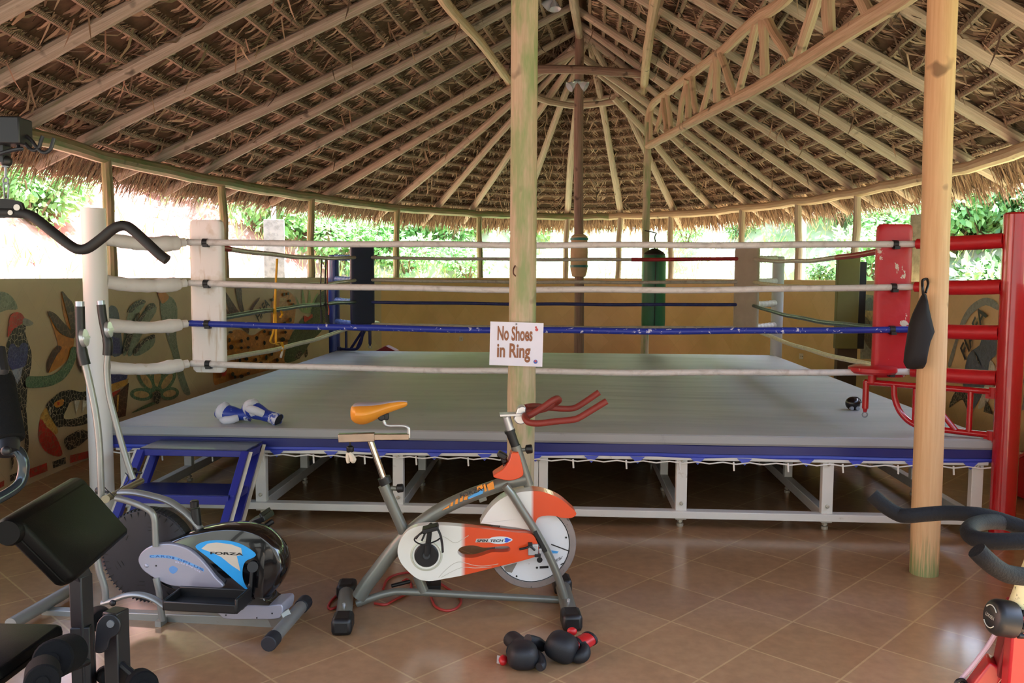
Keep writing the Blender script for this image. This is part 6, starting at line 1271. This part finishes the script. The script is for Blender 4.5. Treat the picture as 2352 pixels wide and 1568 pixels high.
# ------------------------------------------------------------------ boxing gloves
def glove(name, label, O, rz, mats, white_fist=False, scale=1.0, roll=0, cuff_len=.10, group=None, thumb=1):
    """palm-down glove lying along +x: cuff, wrist, curled fist and a thumb"""
    t = thing('boxing_glove', label, 'boxing glove', O, math.radians(rz), group); k = scale; R = Rx(roll)
    fist, body, cuff, lining = mats
    path = [(-.02, 0, .05), (.02, 0, .05), (.06, 0, .052), (.11, 0, .058), (.15, 0, .062), (.185, 0, .058), (.205, 0, .045), (.212, 0, .028)]; rad = [.045, .043, .046, .058, .064, .060, .046, .022]
    def tf(p): q = R@(V(p)-V((0, 0, .055)))+V((0, 0, .055)); return q*k
    mb = MB(); q = spl(path, 4); rr = list(np.interp(np.linspace(0, 7, len(q)), range(8), rad))
    mb.tube([tf(p) for p in q], [r*k for r in rr], 18, sq=(1.18, .95)); mb.build('shell', body, t, smooth=70)
    mb = MB(); mb.ell(tf((.175, 0, .072)), (.056*k, .080*k, .072*k), R, fn=lambda p: V((p.x, p.y, p.z*(1-.15*(p.x > 0))))); mb.ell(tf((.13, 0, .035)), (.06*k, .068*k, .034*k), R); mb.build('fist', fist, t, smooth=70)
    mb = MB(); q = spl([tf(p) for p in ((.05, thumb*.045, .05), (.09, thumb*.078, .05), (.13, thumb*.088, .05), (.165, thumb*.074, .047))], 5); mb.tube(q, list(np.interp(np.linspace(0, 3, len(q)), range(4), [.026*k, .031*k, .031*k, .018*k])), 12); mb.build('thumb', body if not white_fist else fist, t, smooth=70)
    mb = MB(); mb.tube([tf((-cuff_len, 0, .045)), tf((-cuff_len*.6, 0, .047)), tf((-.03, 0, .05)), tf((.005, 0, .05))], [.050*k, .0515*k, .049*k, .046*k], 18, sq=(1.12, .92), caps=False); mb.build('cuff', cuff, t, smooth=70)
    mb = MB(); mb.tube([tf((-cuff_len+.004, 0, .045)), tf((-.02, 0, .05))], [.045*k, .04*k], 16, sq=(1.12, .92)); mb.build('lining', lining, t)
    return t
GWH = M('glove_white', '#c9ccd6', .75, var=.12, bump=.5, bsc=120); GBL = M('glove_blue', '#203a9c', .4, var=.15, c2='#7d8fc4', thr=(.66, .7), sc=22); GCF = M('glove_cuff', '#2c48a8', .4, c2='#b9bfd2', thr=(.48, .5), sc=12); GDK = M('glove_lining', '#16182a', .7)
def tilt(t, deg):
    t.rotation_mode = 'XYZ'; e = t.rotation_euler.copy(); t.rotation_euler = (e.x, math.radians(deg), e.z)
P = atz(548, 975, HM); g_ = glove('g', 'blue boxing glove with a white fist on the canvas, farther left of the pair', (P.x+.03, P.y+.08, HM+.008), 176, (GWH, GBL, GCF, GDK), True, .98, -20, .03)
P = atz(628, 975, HM); g_ = glove('g', 'blue boxing glove with a silver cuff on the canvas, nearer and right of its mate', (P.x-.02, P.y, HM+.004), 170, (GWH, GBL, GCF, GDK), True, 1.0, 25, .06); tilt(g_, -13)
GBK = M('glove_black', '#101116', .55, var=.12, bump=.25, bsc=400); GRD_ = M('glove_red', '#b51a1e', .4, var=.15)
# the near pair: fists towards the viewer
g = thing('boxing_glove', 'black boxing glove on the floor with its fist to the viewer and a white tag', 'boxing glove', (.0, -2.14, 0)); go2 = V(g.location)
def fistmesh(c, rad, R, e=.75):
    mb = MB(); rings = []; nu, nv = 26, 17
    for i in range(nv):
        p = PI*(i+.5)/nv-PI/2; ring = []
        for k in range(nu):
            a = 2*PI*k/nu; f_ = lambda x: math.copysign(abs(x)**e, x)
            q = V((f_(math.cos(p))*f_(math.cos(a))*rad[0], f_(math.cos(p))*f_(math.sin(a))*rad[1], f_(math.sin(p))*rad[2])); q.x *= 1+.10*(-q.z/rad[2])*.6
            ring.append(V(c)+R@q)
        rings.append(ring)
    mb.loft(rings); return mb
fistmesh((0, 0, .068), (.082, .085, .067), Rz(8)).build('fist', GBK, g, smooth=70)
mb = MB(); mb.tube(spl([(.03, .10, .05), (.075, .06, .04), (.092, .0, .042), (.098, -.055, .04), (.088, -.078, .04)], 5), [.022+.006*math.sin(PI*i/20) for i in range(21)], 12); mb.build('thumb', GBK, g, smooth=70)
mb = MB(); q = spl([(-.02, .05, .06), (-.02, .14, .05), (-.05, .20, .048), (-.075, .24, .048)], 5); mb.tube(q, [.066, .064, .06, .056, .053, .05, .048, .047, .047, .047, .047, .047, .047, .047, .047, .046], 18, sq=(1.1, .95)); mb.build('wrist', GBK, g, smooth=70)
mb = MB(); mb.tube(spl([(.02, .09, .11), (.07, .14, .075), (.10, .17, .04)], 5), [.03]*11, 12); mb.build('strap_flap', GBK, g, smooth=70)
mb = MB(); mb.tube(spl([(-.10, .055, .02), (-.105, .02, .026), (-.10, -.01, .022)], 4), [.012, .02, .024, .024, .024, .022, .02, .018, .012], 10); mb.build('palm_edge', GRD_, g, 'red palm edge', smooth=70)
mb = MB(); c = V((-.125, .03, .012)); mb.plate([c+V((-.012, .0, .035)), c+V((.012, .004, .028)), c+V((.006, -.006, -.01)), c+V((-.014, -.01, -.004))], [c+V((-.012, .003, .035)), c+V((.012, .007, .028)), c+V((.006, -.003, -.01)), c+V((-.014, -.007, -.004))]); mb.build('tag', M('tag_white', '#b9b0a6', .6), g)
g = thing('boxing_glove', 'black boxing glove with a red cuff on the floor, right of its black mate', 'boxing glove', (.17, -2.06, 0))
fistmesh((0, 0, .076), (.088, .085, .072), Rz(-14)@Ry(18)).build('fist', GBK, g, smooth=70)
mb = MB(); mb.tube(spl([(.05, -.01, .03), (.085, -.035, .036), (.115, -.03, .05), (.122, .0, .072), (.112, .02, .088)], 5), [.02+.016*math.sin(PI*min(1, i/18)) for i in range(21)], 12); mb.build('thumb', GBK, g, smooth=70)
mb = MB(); q = spl([(.04, .04, .055), (.10, .09, .055), (.15, .15, .058)], 6); mb.tube(q, list(np.linspace(.05, .044, 13)), 16, sq=(1.1, .8)); mb.build('cuff', GRD_, g, 'red vinyl cuff', smooth=70)
mb = MB(); mb.tube([(.146, .145, .058), (.156, .158, .059)], [.047, .047], 16, sq=(1.1, .8)); mb.tube([(.07, .065, .055), (.085, .078, .055)], [.052, .051], 16, sq=(1.1, .8)); mb.build('cuff_binding', GBK, g)
mb = MB(); mb.ell((.055, .12, .11), (.028, .02, .022)); mb.build('strap_end', GRD_, g, 'red end of the wrist strap', smooth=70)
for o_ in bpy.data.objects:
    if o_.name.startswith('boxing_glove') and o_.type == 'EMPTY' and 'black' in o_['label']: o_.scale = (.84, .84, .84)
# small black thing on the canvas
P = atz(1963, 944, HM); t = thing('black_ball', 'small round black object with two pale ends on the canvas by the red corner seat', 'ball', (P.x, P.y+.05, HM))
mb = MB(); mb.ell((0, 0, .055), (.058, .055, .055), fn=lambda p: V((p.x, p.y, max(p.z, -.053)))); mb.build('body', M('ball_black', '#120f10', .25, c2='#3a1212', thr=(.6, .75)), t)
mb = MB()
for x in (-.02, .026): mb.lathe([(.001, .004), (.014, .003), (.016, 0), (.016, -.03)], (x, -.049, .022), Rx(90), 14)
mb.build('pale_end', M('pale_end', '#8f9bab', .35, .3), t)
mb = MB(); mb.tube(spl([(.0, -.01, .108), (.03, -.01, .106), (.055, -.01, .085), (.062, -.01, .06)], 4), .004, 7); mb.build('loop', BLK, t)
